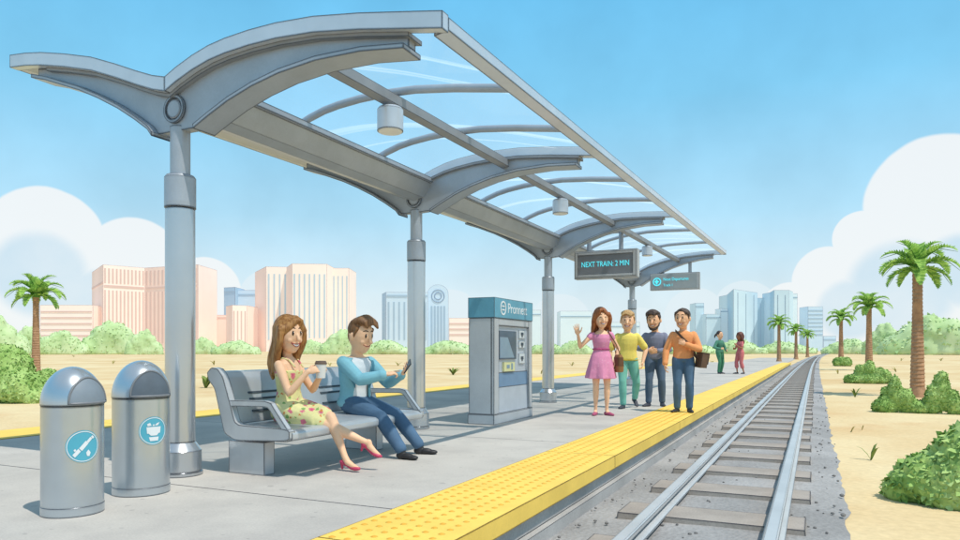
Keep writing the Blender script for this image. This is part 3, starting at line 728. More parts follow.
def head(g, k):
    c, r, s = k.hc, k.hr, k.hs
    def T(v): return c + r @ (V(v) * s)
    g.ell(c, (HA * s, HB * s, HC * s), r, 24)
    g.ell(T((-.02, 0, .03)), (.108 * s, .102 * s, .108 * s), r, 20)
    jw = .070 if k.fem else .080
    g.ell(T((.022, 0, -.075)), (.078 * s, jw * s, .075 * s), r, 20)
    g.ell(T((.052, 0, -.122)), (.036 * s, .034 * s, .028 * s), r, 12)
    nz_ = .026 if k.fem else .034
    g.tube([T((HA - .012, 0, .012)), T((HA + nz_ * .45, 0, -.02)), T((HA + nz_ * .75, 0, -.038))], [.010 * s, .0135 * s, .0165 * s], 10, 0, True)
    for sg in (-1, 1):
        g.ell(T((-.004, sg * (HB + .006), -.012)), (.024 * s, .013 * s, .034 * s), r @ M.Rotation(R(-sg * 14), 3, 'Z'), 12)
        g.ell(T((.072, sg * .045, -.045)), (.024 * s, .026 * s, .024 * s), r, 10)
    g.tube([k.neck - k.up * .05 * s, k.neck + k.up * .02 * s, T((-.018, 0, -.10))], [(.056 if not k.fem else .043) * s, (.052 if not k.fem else .038) * s, (.054 if not k.fem else .041) * s], 16, 0, True)
def face(k, par, eyes='dot', smile='closed', brow=BROWM, look=0.0, lips=None):
    c, r, s = k.hc, k.hr, k.hs
    def X(y, z):
        v = 1 - (y / HB) ** 2 - (z / HC) ** 2; a = HA * math.sqrt(v) if v > 0 else -1
        jw = .070 if k.fem else .080; v2 = 1 - (y / jw) ** 2 - ((z + .075) / .075) ** 2; b_ = .022 + .078 * math.sqrt(v2) if v2 > 0 else -1
        v3 = 1 - ((abs(y) - .045) / .026) ** 2 - ((z + .045) / .024) ** 2; e = .072 + .024 * math.sqrt(v3) if v3 > 0 else -1
        v4 = 1 - (y / .034) ** 2 - ((z + .122) / .028) ** 2; e2 = .052 + .036 * math.sqrt(v4) if v4 > 0 else -1
        return max(a, b_, e, e2)
    def T(y, z, off=0.0): return c + r @ (V((X(y, z) + off, y, z)) * s)
    for sg in (-1, 1):
        g = MB(); y, z = sg * .036, .012
        if eyes == 'dot':
            g.ell(T(y, z, -.002), (.006 * s, .010 * s, .020 * s), r, 12); e = g.build('eye', EYE_M, par, 180)
            g = MB(); g.ell(T(y + .002, z + .007, .0035), (.002 * s, .003 * s, .004 * s), r, 8); g.build('glint', EYE_W, e, 180)
        elif eyes == 'white':
            g.ell(T(y, z, -.003), (.006 * s, .014 * s, .015 * s), r, 12); e = g.build('eye', EYE_W, par, 180)
            g = MB(); g.ell(T(y + look * .005, z - .001, .001), (.005 * s, .0068 * s, .0095 * s), r, 10); g.build('pupil', EYE_M, e, 180)
            g = MB(); g.tube([T(y + .015 * u, z + .014 - .008 * u * u, .0005) for u in (-1, -.5, 0, .5, 1)], .0028 * s, 6, 0, True); g.build('eyelid', BROWM, e, 180)
        else:
            g.tube([T(y + .016 * u, z + .006 - .011 * u * u, .0) for u in (-1, -.6, -.2, .2, .6, 1)], .0034 * s, 6, 0, True); g.build('eye', EYE_M, par, 180)
        g = MB(); g.tube([T(y + sg * u, z + .038 + .006 * (1 - (u / .02) ** 2) - (.002 if u > 0 else 0), 0) for u in (-.02, -.01, 0, .01, .022)], [.0026 * s, .0042 * s, .0046 * s, .004 * s, .002 * s], 6, 0, True); g.build('eyebrow', brow, par, 180)
    zc = -.075; w_ = .043
    if smile == 'open':
        g = MB(); n = 12; vs = []
        for i in range(n + 1):
            u = -1 + 2 * i / n; y = w_ * u; vs += [T(y, zc + .012 * u * u, .002), T(y, zc - .020 * (1 - u * u) + .012 * u * u - .001, .002)]
        g.add(vs, [(2*i, 2*i+1, 2*i+3, 2*i+2) for i in range(n)]); mo = g.build('mouth', TEETH, par, 180)
        g = MB(); pts = [T(w_ * u, zc + .012 * u * u, .002) for u in [-1 + k_ / 6 for k_ in range(13)]] + [T(w_ * u, zc - .020 * (1 - u * u) + .012 * u * u, .002) for u in [1 - k_ / 6 for k_ in range(1, 12)]]
        g.tube(pts + [pts[0]], .0034 * s, 6); g.build('lip', lips or LIP, mo, 180)
    else:
        g = MB(); g.tube([T(w_ * u, zc - .004 + .012 * u * u, .0005) for u in (-1, -.7, -.35, 0, .35, .7, 1)], [.002 * s, .0032 * s, .0036 * s, .0038 * s, .0036 * s, .0032 * s, .002 * s], 6, 0, True); g.build('mouth', lips or LIP, par, 180)
def hair_cap(g, k, back=.028, up=.028, grow=.012, tilt=-.30, low=1.0):
    c, r, s = k.hc, k.hr, k.hs
    g.ell(c + r @ (V((-back, 0, up)) * s), ((HA + grow) * s, (HB + grow) * s, (HC + grow - .012) * s * low), r @ M.Rotation(tilt, 3, 'Y'), 22)
def HT(k): return lambda v: k.hc + k.hr @ (V(v) * k.hs)
def short_hair(k, par, m, quiff=0.03, curl=False, seed=0, sweep=1):
    g = MB(); T = HT(k); s = k.hs; rr = random.Random(seed)
    c, r = k.hc, k.hr
    g.ell(T((-.026, 0, .050)), (.100 * s, (HB + .009) * s, .098 * s), r @ M.Rotation(-.28, 3, 'Y'), 22)
    g.ell(T((-.05, 0, .0)), (.068 * s, .092 * s, .095 * s), r, 18)
    for sg in (-1, 1): g.tube([T((.035, sg * .094, .06)), T((.022, sg * .101, .02)), T((.018, sg * .1, -.012))], [.016 * s, .012 * s, .008 * s], 8, 0, True)
    n = 7
    for i in range(n):
        y = (-1 + 2 * i / (n - 1)) * .072
        if curl: 
            for q in range(3): g.ell(T((.045 - .045 * q + rr.uniform(-.008, .008), y + rr.uniform(-.008, .008), .118 - .02 * abs(y) / .07 + (.008 if q == 1 else 0) - .25 * y * y / .06)), (.026 * s,) * 3, None, 9)
        else:
            z = .116 - 5.5 * y * y; g.tube([T((-.04, y, z + .012)), T((.03, y * .98 + sweep * .008, z + .012 + quiff)), T((.078, y * .9 + sweep * .016, z - .004 + quiff * 1.0)), T((.100, y * .85 + sweep * .026, z - .02 + quiff * .55))], [.030 * s, .031 * s, .025 * s, .012 * s], 9, 0, True)
    o = g.build('hair', m, par, 180); bake(o, .0075 * s, 2); return o
def long_hair(k, par, m, length=.36, wave=.02, part=.25, curl_out=0.0, width=1.0, fwd=0.0):
    g = MB(); T = HT(k); s = k.hs
    hair_cap(g, k, .026, .030, .014, -.34)
    g.ell(T((-.04, 0, -.02)), (.085 * s, (HB + .012) * s, .12 * s), k.hr, 18)
    for sg in (-1, 1):
        # fringe swept from the parting to the temple
        for q in range(4):
            y0 = part * .1; y1 = sg * (.05 + .022 * q)
            g.tube([T((.035 - .02 * q, y0, .142)), T((.092 - .014 * q, lerp(y0, y1, .5), .112 - .004 * q)), T((.078 - .012 * q, y1 * 1.06, .052 - .006 * q)), T((.035 - .012 * q, sg * .107, -.01))], [.016 * s, .020 * s, .019 * s, .016 * s], 8, 0, True)
        for q in range(4):
            ph = q * 1.1; x0 = .028 - .034 * q
            pts = []
            for i in range(8):
                t_ = i / 7; pts.append(T((x0 - .045 * t_ + wave * math.sin(t_ * 7 + ph) + fwd * t_ * (1 if q < 2 else 0), sg * (.103 * width + .012 * math.sin(t_ * 6 + ph) + curl_out * t_ ** 2 - .012 * q), .06 - (length + .06) * t_)))
            g.tube(pts, [.024 * s, .027 * s, .030 * s, .032 * s, .033 * s, .031 * s, .025 * s, .012 * s], 9, 0, True)
    for q in range(5):
        y = (-1 + q / 2) * .062; ph = q * .9
        pts = [T((-.095 - .012 * (1 - abs(q - 2) / 2) - .01 * t_ + wave * math.sin(t_ * 7 + ph), y * (1 + .25 * t_), .05 - (length + .08) * t_)) for t_ in [i / 7 for i in range(8)]]
        g.tube(pts, [.03 * s, .036 * s, .038 * s, .038 * s, .038 * s, .036 * s, .028 * s, .014 * s], 9, 0, True)
    o = g.build('hair', m, par, 180); bake(o, .0075 * s, 2); return o
def shoe(k, sg, par, m, pitch=0.0, name='shoe', heel=0.0, low=False):
    """laid along the toe direction, sole under the ankle"""
    s = k.s; d = k.toe[sg]; side = V((0, 0, 1)).cross(d)
    side = side.normalized() if side.length > .1 else V((0, 1, 0)); up = d.cross(side).normalized(); a = k.an[sg]
    rot = M((d, side, up)).transposed()
    def P(x, y, z): return a + d * x * s + side * y * s + up * z * s
    g = MB(); h = -.075 - heel * 0
    if heel == 0:
        w_ = .92 if k.fem else 1.0
        g.ell(P(-.012, 0, -.045), (.052 * s, .038 * s * w_, .034 * s), rot, 14); g.ell(P(.06, 0, -.047), (.075 * s, .042 * s * w_, .032 * s), rot, 14); g.ell(P(.125, 0, -.055), (.062 * s, .042 * s * w_, .024 * s), rot, 14)
        if not low: g.tube([P(0, 0, -.05), P(0, 0, .0)], [.042 * s, .038 * s], 12, 0, True)
        cutz = -.077
    else:
        g.ell(P(-.03, 0, -.022), (.034 * s, .029 * s, .024 * s), rot, 12); g.tube([P(-.04, 0, -.02), P(.02, 0, -.04), P(.07, 0, -.062)], [.020 * s, .024 * s, .026 * s], 10, 0, True)
        g.ell(P(.105, 0, -.07), (.055 * s, .032 * s, .020 * s), rot, 12); g.tube([P(-.042, 0, -.03), P(-.038, 0, -.08)], [.015 * s, .011 * s], 8, 0, True)
        cutz = -.088
    o = g.build(name, m, par, 180); bake(o, .0055, 2)
    for v in o.data.vertices:
        q = (v.co - a).dot(up) / s
        if q < cutz: v.co += up * (cutz - q) * s
    return o
def bare_foot(g, k, sg, drop=0.0):
    s = k.s; d = k.toe[sg]; a = k.an[sg]; side = V((0, 0, 1)).cross(d).normalized() if abs(d.z) < .99 else V((0, 1, 0)); up = d.cross(side).normalized()
    g.tube([a + up * .01 * s, a - up * .022 * s + d * .02 * s, a + d * .075 * s - up * (.052 + drop) * s, a + d * .13 * s - up * (.066 + drop) * s], [.028 * s, .03 * s, .026 * s, .016 * s], 10, 0, True)
def finish_body(g, par, m, voxel=.0055):
    o = g.build('body', m, par, 180); bake(o, voxel, 4); return o
def piece(name, g, par, m, voxel=.008, n=5):
    o = g.build(name, m, par, 180); bake(o, voxel, n); return o
def sw(k, f, rx, ry, grow=0): 
    c = k.pel + k.up * (.475 * f * k.s)
    return [c + k.fw * math.cos(2*PI*j/28) * (rx * k.s + grow) + k.sd * math.sin(2*PI*j/28) * (ry * k.s + grow) for j in range(28)]

JEANS = cloth('blue_denim', (92, 122, 152), .82); JEANS_D = cloth('slate_denim', (96, 116, 142), .78); TEAL = cloth('teal_trousers', (128, 200, 184), .9)
BLACKS = mat('black_shoe', S(62, 60, 62, .6), .5, var=.1); PINKS_ = mat('pink_shoe', S(216, 74, 110, .8), .4, var=.06); SLATE_SHOE = mat('slate_shoe', S(74, 78, 92, .65), .55, var=.1)
PUMP = mat('rose_pump', S(196, 92, 130, .75), .45, var=.06)
def pattern(name, base_c, spots, ground_scale=1.0):
    m = cloth(name, base_c); nt = m.node_tree; b_ = nt.nodes['Principled BSDF']; cur = b_.inputs['Base Color'].links[0].from_socket
    for c, sc_, rad, off in spots:
        tc = nt.nodes.new('ShaderNodeTexCoord'); mp = nt.nodes.new('ShaderNodeMapping'); mp.inputs['Location'].default_value = (off, off * 1.7, off * .6); nt.links.new(tc.outputs['Object'], mp.inputs['Vector'])
        no = nt.nodes.new('ShaderNodeTexNoise'); no.inputs['Scale'].default_value = sc_ * 3; nt.links.new(mp.outputs[0], no.inputs['Vector'])
        ad = nt.nodes.new('ShaderNodeVectorMath'); ad.operation = 'MULTIPLY_ADD'; ad.inputs[1].default_value = (.5 / sc_,) * 3; nt.links.new(no.outputs['Color'], ad.inputs[0]); nt.links.new(mp.outputs[0], ad.inputs[2])
        vo = nt.nodes.new('ShaderNodeTexVoronoi'); vo.inputs['Scale'].default_value = sc_; nt.links.new(ad.outputs[0], vo.inputs['Vector'])
        mr = nt.nodes.new('ShaderNodeMapRange'); mr.inputs['From Min'].default_value = rad; mr.inputs['From Max'].default_value = rad * 1.18; mr.inputs['To Min'].default_value = 1; mr.inputs['To Max'].default_value = 0
        nt.links.new(vo.outputs['Distance'], mr.inputs['Value']); cur = mixc(nt, mr.outputs[0], cur, S(*c))
    nt.links.new(cur, b_.inputs['Base Color']); return m
FLORAL = pattern('floral_yellow', (250, 240, 172), [((150, 190, 110), 13, .20, 3.1), ((240, 132, 150), 12, .31, 0), ((226, 92, 122), 12, .13, 0), ((240, 150, 90), 15, .15, 7.7)])
PINKDRESS = pattern('dotted_pink', (246, 160, 198), [((250, 196, 216), 24, .16, 1.3)])

GRP = 'people waiting on the platform'
# ---- seated woman -------------------------------------------------------------------------------------------------
def seated_woman():
    k = skeleton(.97, True, pelvis=(0, 0, .525), lean=R(-3), twist=R(6), head_yaw=R(-17), head_pitch=R(3),
        handR=(.265, -.095, .865), handL=(.275, .085, .83), poleR=(-.35, -.35, -1), poleL=(-.2, .45, -.9),
        footL=(.60, -.02, .10), footR=(.76, .09, .235), kpL=(.35, .05, 1), kpR=(.2, .12, 1), toeR=(.86, .18, -.30), toeL=(1, -.12, 0))
    t = thing('person', 'seated woman in a yellow floral dress with long caramel hair holding a cup', 'person', (-4.16, 4.90, 0), R(4), GRP)
    g = MB(); torso(g, k, -.004); head(g, k)
    for sg in (-1, 1): arm(g, k, sg); leg(g, k, sg); bare_foot(g, k, sg, .0)
    hand(g, k, -1, (.75, .55, .25), (.25, .9, -.1), (.1, 0, 1), (.75, .8, .85, .9), .7); hand(g, k, 1, (.55, -.35, .7), (.35, -.9, .1), (-.2, 0, 1), (.6, .65, .7, .75), .7)
    finish_body(g, t, SKIN)
    # dress: bodice and flared lap
    g = MB(); torso(g, k, .012, -.2, .78)
    for sg in (-1, 1): leg(g, k, sg, .026, 0, .40)
    h = k.hip[-1].lerp(k.hip[1], .5); kk = k.kn[-1].lerp(k.kn[1], .5)
    g.loft([[lerp(h, kk, f) + V((0, math.cos(2*PI*j/20) * wy * k.s, math.sin(2*PI*j/20) * wz * k.s + dz)) for j in range(20)] for f, wy, wz, dz in ((-.1, .155, .10, .01), (.25, .155, .098, .0), (.55, .145, .094, -.006), (.80, .135, .088, -.012))])
    d = piece('dress', g, t, FLORAL)
    g = MB()
    for sg in (-1, 1):
        c = k.pel + k.up * .475 * .78 * k.s
        g.tube([c + k.fwc * .112 * k.s + k.sdc * sg * .07 * k.s, k.pel + k.up * .435 * k.s + k.fwc * .062 * k.s + k.sdc * sg * .082 * k.s, k.pel + k.up * .455 * k.s + k.sdc * sg * .082 * k.s, c - k.fwc * .09 * k.s + k.sdc * sg * .07 * k.s], .0075, 8, 0, True)
    g.build('strap', FLORAL, d, 180)
    for sg in (-1, 1): shoe(k, sg, t, PINKS_, heel=.05)
    long_hair(k, t, H_CARAMEL, .33, .022, .35, .0, 1.0); face(k, t, 'dot', 'open')
    g = MB()
    for sg in (-1,): g.ell(HT(k)((-.002, sg * .118, -.065)), (.008, .006, .018), None, 10); 
    g.build('earring', mat('earring', S(226, 180, 90, .8), .3, .5, var=0), t, 180)
    # cup
    c = V((.335, -.005, .865)) * .97; w = t.matrix_basis @ c
    cu = thing('coffee_cup', 'white paper coffee cup with brown lid held by the seated woman', 'cup', (w.x, w.y, w.z - .06))
    g = MB(); g.lathe([(.038, 0), (.049, .125)], (0, 0, 0), 24); g.build('cup_body', mat('cup_paper', S(244, 240, 234, .85), .7, var=.03), cu)
    g = MB(); g.lathe([(.0515, .118), (.0515, .134), (.046, .137), (.044, .148), (.01, .149)], (0, 0, 0), 24); g.build('lid', mat('cup_lid', S(134, 112, 98, .7), .5, var=.05), cu)
bpy.context.view_layer.update()
seated_woman()

# ---- seated man ---------------------------------------------------------------------------------------------------
def seated_man():
    k = skeleton(.98, False, pelvis=(0, 0, .52), lean=R(3), twist=R(-20), head_yaw=R(-13), head_pitch=R(11),
        handR=(.42, -.10, .80), handL=(.46, .16, .80), poleR=(-.3, -.55, -.8), poleL=(-.1, .5, -.9),
        footR=(.66, -.20, .078), footL=(.66, .16, .078), kpR=(.5, -.05, 1), kpL=(.5, .12, 1), toeR=(1, -.12, 0), toeL=(1, .2, 0))
    t = thing('person', 'seated man in a light blue blazer and jeans looking at his phone', 'person', (-4.15, 5.86, 0), R(2), GRP)
    g = MB(); torso(g, k, -.004); head(g, k)
    for sg in (-1, 1): arm(g, k, sg); leg(g, k, sg)
    hand(g, k, -1, (.75, .62, .18), (.1, .45, -.9), (.1, .8, .5), (.12, .9, 1.0, 1.1), .5); hand(g, k, 1, (.62, -.25, .55), (-.55, -.25, .75), (-.1, 1, .2), (.5, .55, .6, .65), .6)
    finish_body(g, t, SKIN)
    SH = cloth('white_tee', (246, 248, 250), .85, .03); BL = cloth('blue_blazer', (144, 204, 220), .84, .08); BLD = cloth('blue_lapel', (96, 158, 182), .70, .08)
    g = MB(); torso(g, k, .010, -.1, .94); piece('shirt', g, t, SH)
    # blazer: torso shell left open down the front
    T = TORSO_M; rings = []
    for f, rx, ry in T:
        if f < -.14 or f > .95: continue
        op = .52 if f > .5 else .52 + (.5 - f) * .25
        if f > .85: op = .75
        c = k.pel + k.up * (.475 * f * k.s); ring = []
        gr = .026 + (.012 if f < .1 else 0)
        out = [(rx * k.s + gr, ry * k.s + gr), (rx * k.s + gr - .014, ry * k.s + gr - .014)]
        a0 = op
        for (A, B), rev in ((out[0], 1), (out[1], -1)):
            L_ = [a0 + (2*PI - 2*a0) * j / 24 for j in range(25)]
            for a in (L_ if rev == 1 else reversed(L_)): ring.append(c + k.fwc * math.cos(a) * A + k.sdc * math.sin(a) * B)
        rings.append(ring)
    g = MB(); g.loft(rings)
    for sg in (-1, 1): arm(g, k, sg, .020, 0, .93, cuff=.006)
    bz = piece('blazer', g, t, BL, .007, 4)
    g = MB()
    for sg in (-1, 1):
        def q(f, a, gr):
            for (x, rx, ry), (z, rx2, ry2) in zip(T, T[1:]):
                if x <= f <= z: u = (f - x) / (z - x); A, B = lerp(rx, rx2, u), lerp(ry, ry2, u)
            return k.pel + k.up * .475 * f * k.s + k.fwc * math.cos(a) * (A * k.s + gr) + k.sdc * math.sin(a) * (B * k.s + gr)
        fr = [(.30, .52, .54), (.5, .52, .80), (.68, .54, 1.10), (.80, .58, 1.12), (.88, .75, 1.3), (.95, 1.3, 2.0)]
        vs = []
        for f, a0, a1 in fr:
            for a, gr in ((a0, .03), ((a0 + a1) / 2, .036), (a1, .034)): vs.append(q(f, sg * a, gr))
        g.add(vs, [(3*i + j, 3*i + j + 1, 3*i + j + 4, 3*i + j + 3) for i in range(len(fr) - 1) for j in range(2)])
    g.build('lapel', BLD, bz, 180, recalc=False)
    g = MB(); torso(g, k, .014, -.2, .16)
    for sg in (-1, 1): leg(g, k, sg, .014, 0, .965, cuff=.012)
    piece('trousers', g, t, JEANS)
    for sg in (-1, 1): shoe(k, sg, t, BLACKS)
    short_hair(k, t, H_BROWN, .034, seed=1); face(k, t, 'dot', 'closed')
    bpy.context.view_layer.update()
    c = k.wr[1] + V((.075, -.035, .075)); w = t.matrix_world @ c
    ph = thing('smartphone', 'dark grey smartphone in the seated man\'s hand', 'phone', w, R(2))
    a = V((.62, -.25, .62)).normalized(); n = V((-.35, -.80, .45)); n = (n - a * n.dot(a)).normalized(); b_ = a.cross(n)
    g = MB(); g.obox((0, 0, 0), a * .072, b_ * .036, n * .005); g.build('case', mat('phone_case', S(84, 92, 100, .6), .4, ink=.003, var=.05), ph, 0)
    g = MB(); g.obox(n * .0056, a * .064, b_ * .032, n * .0008); g.build('screen', mat('phone_screen', S(120, 136, 146, .6), .2, var=.05), ph, 0)
seated_man()

# ---- standing ------------------------------------------------------------------------------------------------------
def trousers(k, t, m, cuff=.010):
    g = MB(); torso(g, k, .013, -.2, .14)
    for sg in (-1, 1): leg(g, k, sg, .013, 0, .97, cuff=cuff)
    return piece('trousers', g, t, m)
def pullover(k, t, m, sl=.95, hem=-.08, nm='sweater', grow=.020):
    g = MB(); torso(g, k, grow, hem, .945)
    for sg in (-1, 1): arm(g, k, sg, grow * .8, 0, sl, cuff=.004)
    c = k.pel + k.up * .475 * .95 * k.s; g.tube([c + (k.fw * math.cos(2*PI*j/20) * .070 + k.sd * math.sin(2*PI*j/20) * .078) * k.s for j in range(21)], .011 * k.s, 8)
    p = k.pel + k.up * .475 * (hem + .015) * k.s
    return piece(nm, g, t, m)

def waving_woman():
    k = skeleton(.96, True, pelvis=(0, 0, .915), lean=R(1), head_yaw=R(8), head_pitch=R(3), head_roll=R(3),
        handR=(.20, -.40, 1.31), handL=(.02, .215, .86), poleR=(-.1, -.6, -1), poleL=(-.5, .6, 0), footR=(-.01, -.088, .075), footL=(.02, .088, .075), toeR=(1, -.35, 0), toeL=(1, .55, 0))
    t = thing('person', 'woman in a pink dress waving her raised hand beside the ticket machine', 'person', (-3.03, 10.85, 0), R(-66), GRP)
    g = MB(); torso(g, k, -.004); head(g, k)
    for sg in (-1, 1): arm(g, k, sg); leg(g, k, sg); bare_foot(g, k, sg)
    hand(g, k, -1, (.05, -.22, 1), (1, 0, .0), (0, 1, 0), (.06, .05, .08, .12), .0, 1.15); hand(g, k, 1, (.05, .05, -1), (0, -1, 0), (1, 0, 0), (.35, .4, .45, .5), .3)
    finish_body(g, t, SKIN)
    g = MB(); torso(g, k, .012, .2, .93)
    for sg in (-1, 1): arm(g, k, sg, .012, 0, .10)
    rings = [sw(k, f, rx, ry, 0) for f, rx, ry in ((.36, .090, .120), (.26, .106, .136), (.1, .136, .168), (-.15, .170, .200), (-.45, .200, .232), (-.66, .215, .248))]
    for i in (3, 4, 5):
        c = sum(rings[i], V()) / 28
        rings[i] = [c + (p - c) * (1 + (.035 * (i - 2)) * math.cos(7 * 2*PI*j/28)) for j, p in enumerate(rings[i])]
    g.loft(rings); d = piece('dress', g, t, PINKDRESS)
    g = MB(); rg = sw(k, .345, .094, .123, .012); g.tube(rg + [rg[0]], .010, 8); g.build('waistband', cloth('pink_band', (214, 96, 150), .75), d, 180)
    for sg in (-1, 1): shoe(k, sg, t, PUMP, low=True)
    long_hair(k, t, H_AUBURN, .20, .016, -.3, .035, 1.06); face(k, t, 'smile', 'open')
    # shoulder bag
    bpy.context.view_layer.update()
    w = t.matrix_world @ (k.pel + V((.055, .262, -.055))); b_ = thing('handbag', 'brown handbag hanging at the side of the woman in the pink dress', 'bag', w, t.rotation_euler.z + R(14))
    LE = mat('brown_leather', S(172, 122, 74, .75), .6, var=.12, scale=12); LED_ = mat('dark_leather', S(120, 82, 52, .7), .6, var=.1, scale=12)
    g = MB(); rr_ = [[V((x * wx, y * wy, z)) for x, y in [(math.copysign(abs(math.cos(a)) ** .5, math.cos(a)), math.copysign(abs(math.sin(a)) ** .5, math.sin(a))) for a in [2*PI*j/24 for j in range(24)]]] for z, wx, wy in ((-.15, .06, .04), (-.14, .10, .052), (-.05, .112, .056), (.08, .10, .045), (.125, .085, .025))]
    g.loft(rr_); g.build('bag_body', LE, b_, 60)
    g = MB(); g.loft([[p * V((1.03, 1.08, 1)).x for p in r_] for r_ in rr_[2:4]]); g.build('flap', LED_, b_, 60)
    q = [b_.matrix_basis.inverted() @ (t.matrix_world @ p) for p in (k.sh[1] + V((.05, -.03, .035)), k.sh[1] + V((0, -.035, .062)), k.sh[1] + V((-.05, -.03, .03)))]
    g = MB(); g.tube([V((.08, 0, .11)), q[0].lerp(V((.08, 0, .11)), .5) + V((0, .02, 0)), q[0], q[1], q[2], q[2].lerp(V((-.08, 0, .11)), .5) + V((0, .02, 0)), V((-.08, 0, .11))], .008, 8, 0, True); g.build('strap', LED_, b_, 180)
waving_woman()

def yellow_man():
    k = skeleton(.97, False, pelvis=(0, 0, .90), lean=R(2), head_yaw=R(-4), head_pitch=R(1), head_roll=R(-3),
        handR=(.05, -.30, .80), handL=(.08, .27, .84), poleR=(-.4, -.8, 0), poleL=(-.5, .8, 0), footR=(.08, -.075, .075), footL=(-.30, .15, .17), toeR=(1, -.45, 0), toeL=(.75, .3, -.62), kpL=(1, .3, 0))
    t = thing('person', 'blond man in a yellow shirt and teal trousers with one foot lifted behind', 'person', (-2.98, 12.35, 0), R(-74), GRP)
    g = MB(); torso(g, k, -.004); head(g, k)
    for sg in (-1, 1): arm(g, k, sg); leg(g, k, sg)
    hand(g, k, -1, (.1, -.05, -1), (0, 1, 0), (1, 0, 0)); hand(g, k, 1, (.3, -.1, -.9), (0, -1, 0), (1, 0, 0))
    finish_body(g, t, SKIN)
    YL = cloth('yellow_knit', (250, 230, 120), .88); o = pullover(k, t, YL, .40, -.10, 'shirt', .024)
    g = MB(); rg = sw(k, -.055, .112, .162, .026); g.tube(rg + [rg[0]], .008, 8); g.build('hem_band', cloth('yellow_hem', (214, 194, 62), .75), o, 180)
    trousers(k, t, TEAL)
    for sg in (-1, 1): shoe(k, sg, t, SLATE_SHOE)
    short_hair(k, t, H_BLOND, .016, seed=2, sweep=-1); face(k, t, 'dot', 'open', mat('blond_brow', S(150, 108, 66, .7), .8, var=0))
yellow_man()

def grey_man():
    k = skeleton(.99, False, pelvis=(0, 0, .90), lean=R(1), twist=R(-6), head_yaw=R(-18), head_pitch=R(4), head_roll=R(4),
        handR=(.235, -.13, 1.03), handL=(.235, .035, 1.01), poleR=(-.4, -.9, -.3), poleL=(-.4, .9, -.3), footR=(.10, -.12, .075), footL=(.0, .13, .075), toeR=(1, -.7, 0), toeL=(1, .15, 0))
    t = thing('person', 'bearded dark-haired man in a slate blue sweater with hands over his belly', 'person', (-2.64, 13.05, 0), R(-76), GRP)
    g = MB(); torso(g, k, -.004); head(g, k)
    for sg in (-1, 1): arm(g, k, sg); leg(g, k, sg)
    hand(g, k, -1, (.25, .95, -.1), (-1, .2, 0), (0, 0, 1), (.3, .3, .35, .4)); hand(g, k, 1, (.1, -.95, -.12), (-1, -.2, 0), (0, 0, 1), (.3, .3, .35, .4))
    finish_body(g, t, SKIN_T)
    pullover(k, t, cloth('slate_sweater', (142, 146, 168), .82)); trousers(k, t, JEANS_D)
    for sg in (-1, 1): shoe(k, sg, t, SLATE_SHOE)
    short_hair(k, t, H_DARK, .024, seed=3, sweep=-1); face(k, t, 'dot', 'open')
    # short beard along the jaw
    g = MB(); T = HT(k); s = k.hs
    g.tube([T((.012, sg_ * .096, z)) if False else p for p in [T((.01, -.092, -.03)), T((.04, -.076, -.085)), T((.075, -.04, -.13)), T((.088, 0, -.142)), T((.075, .04, -.13)), T((.04, .076, -.085)), T((.01, .092, -.03))] for sg_, z in ((1, 0),)], [.010 * s, .016 * s, .02 * s, .021 * s, .02 * s, .016 * s, .010 * s], 10, 0, True)
    g.build('beard', H_DARK, t, 180)
grey_man()

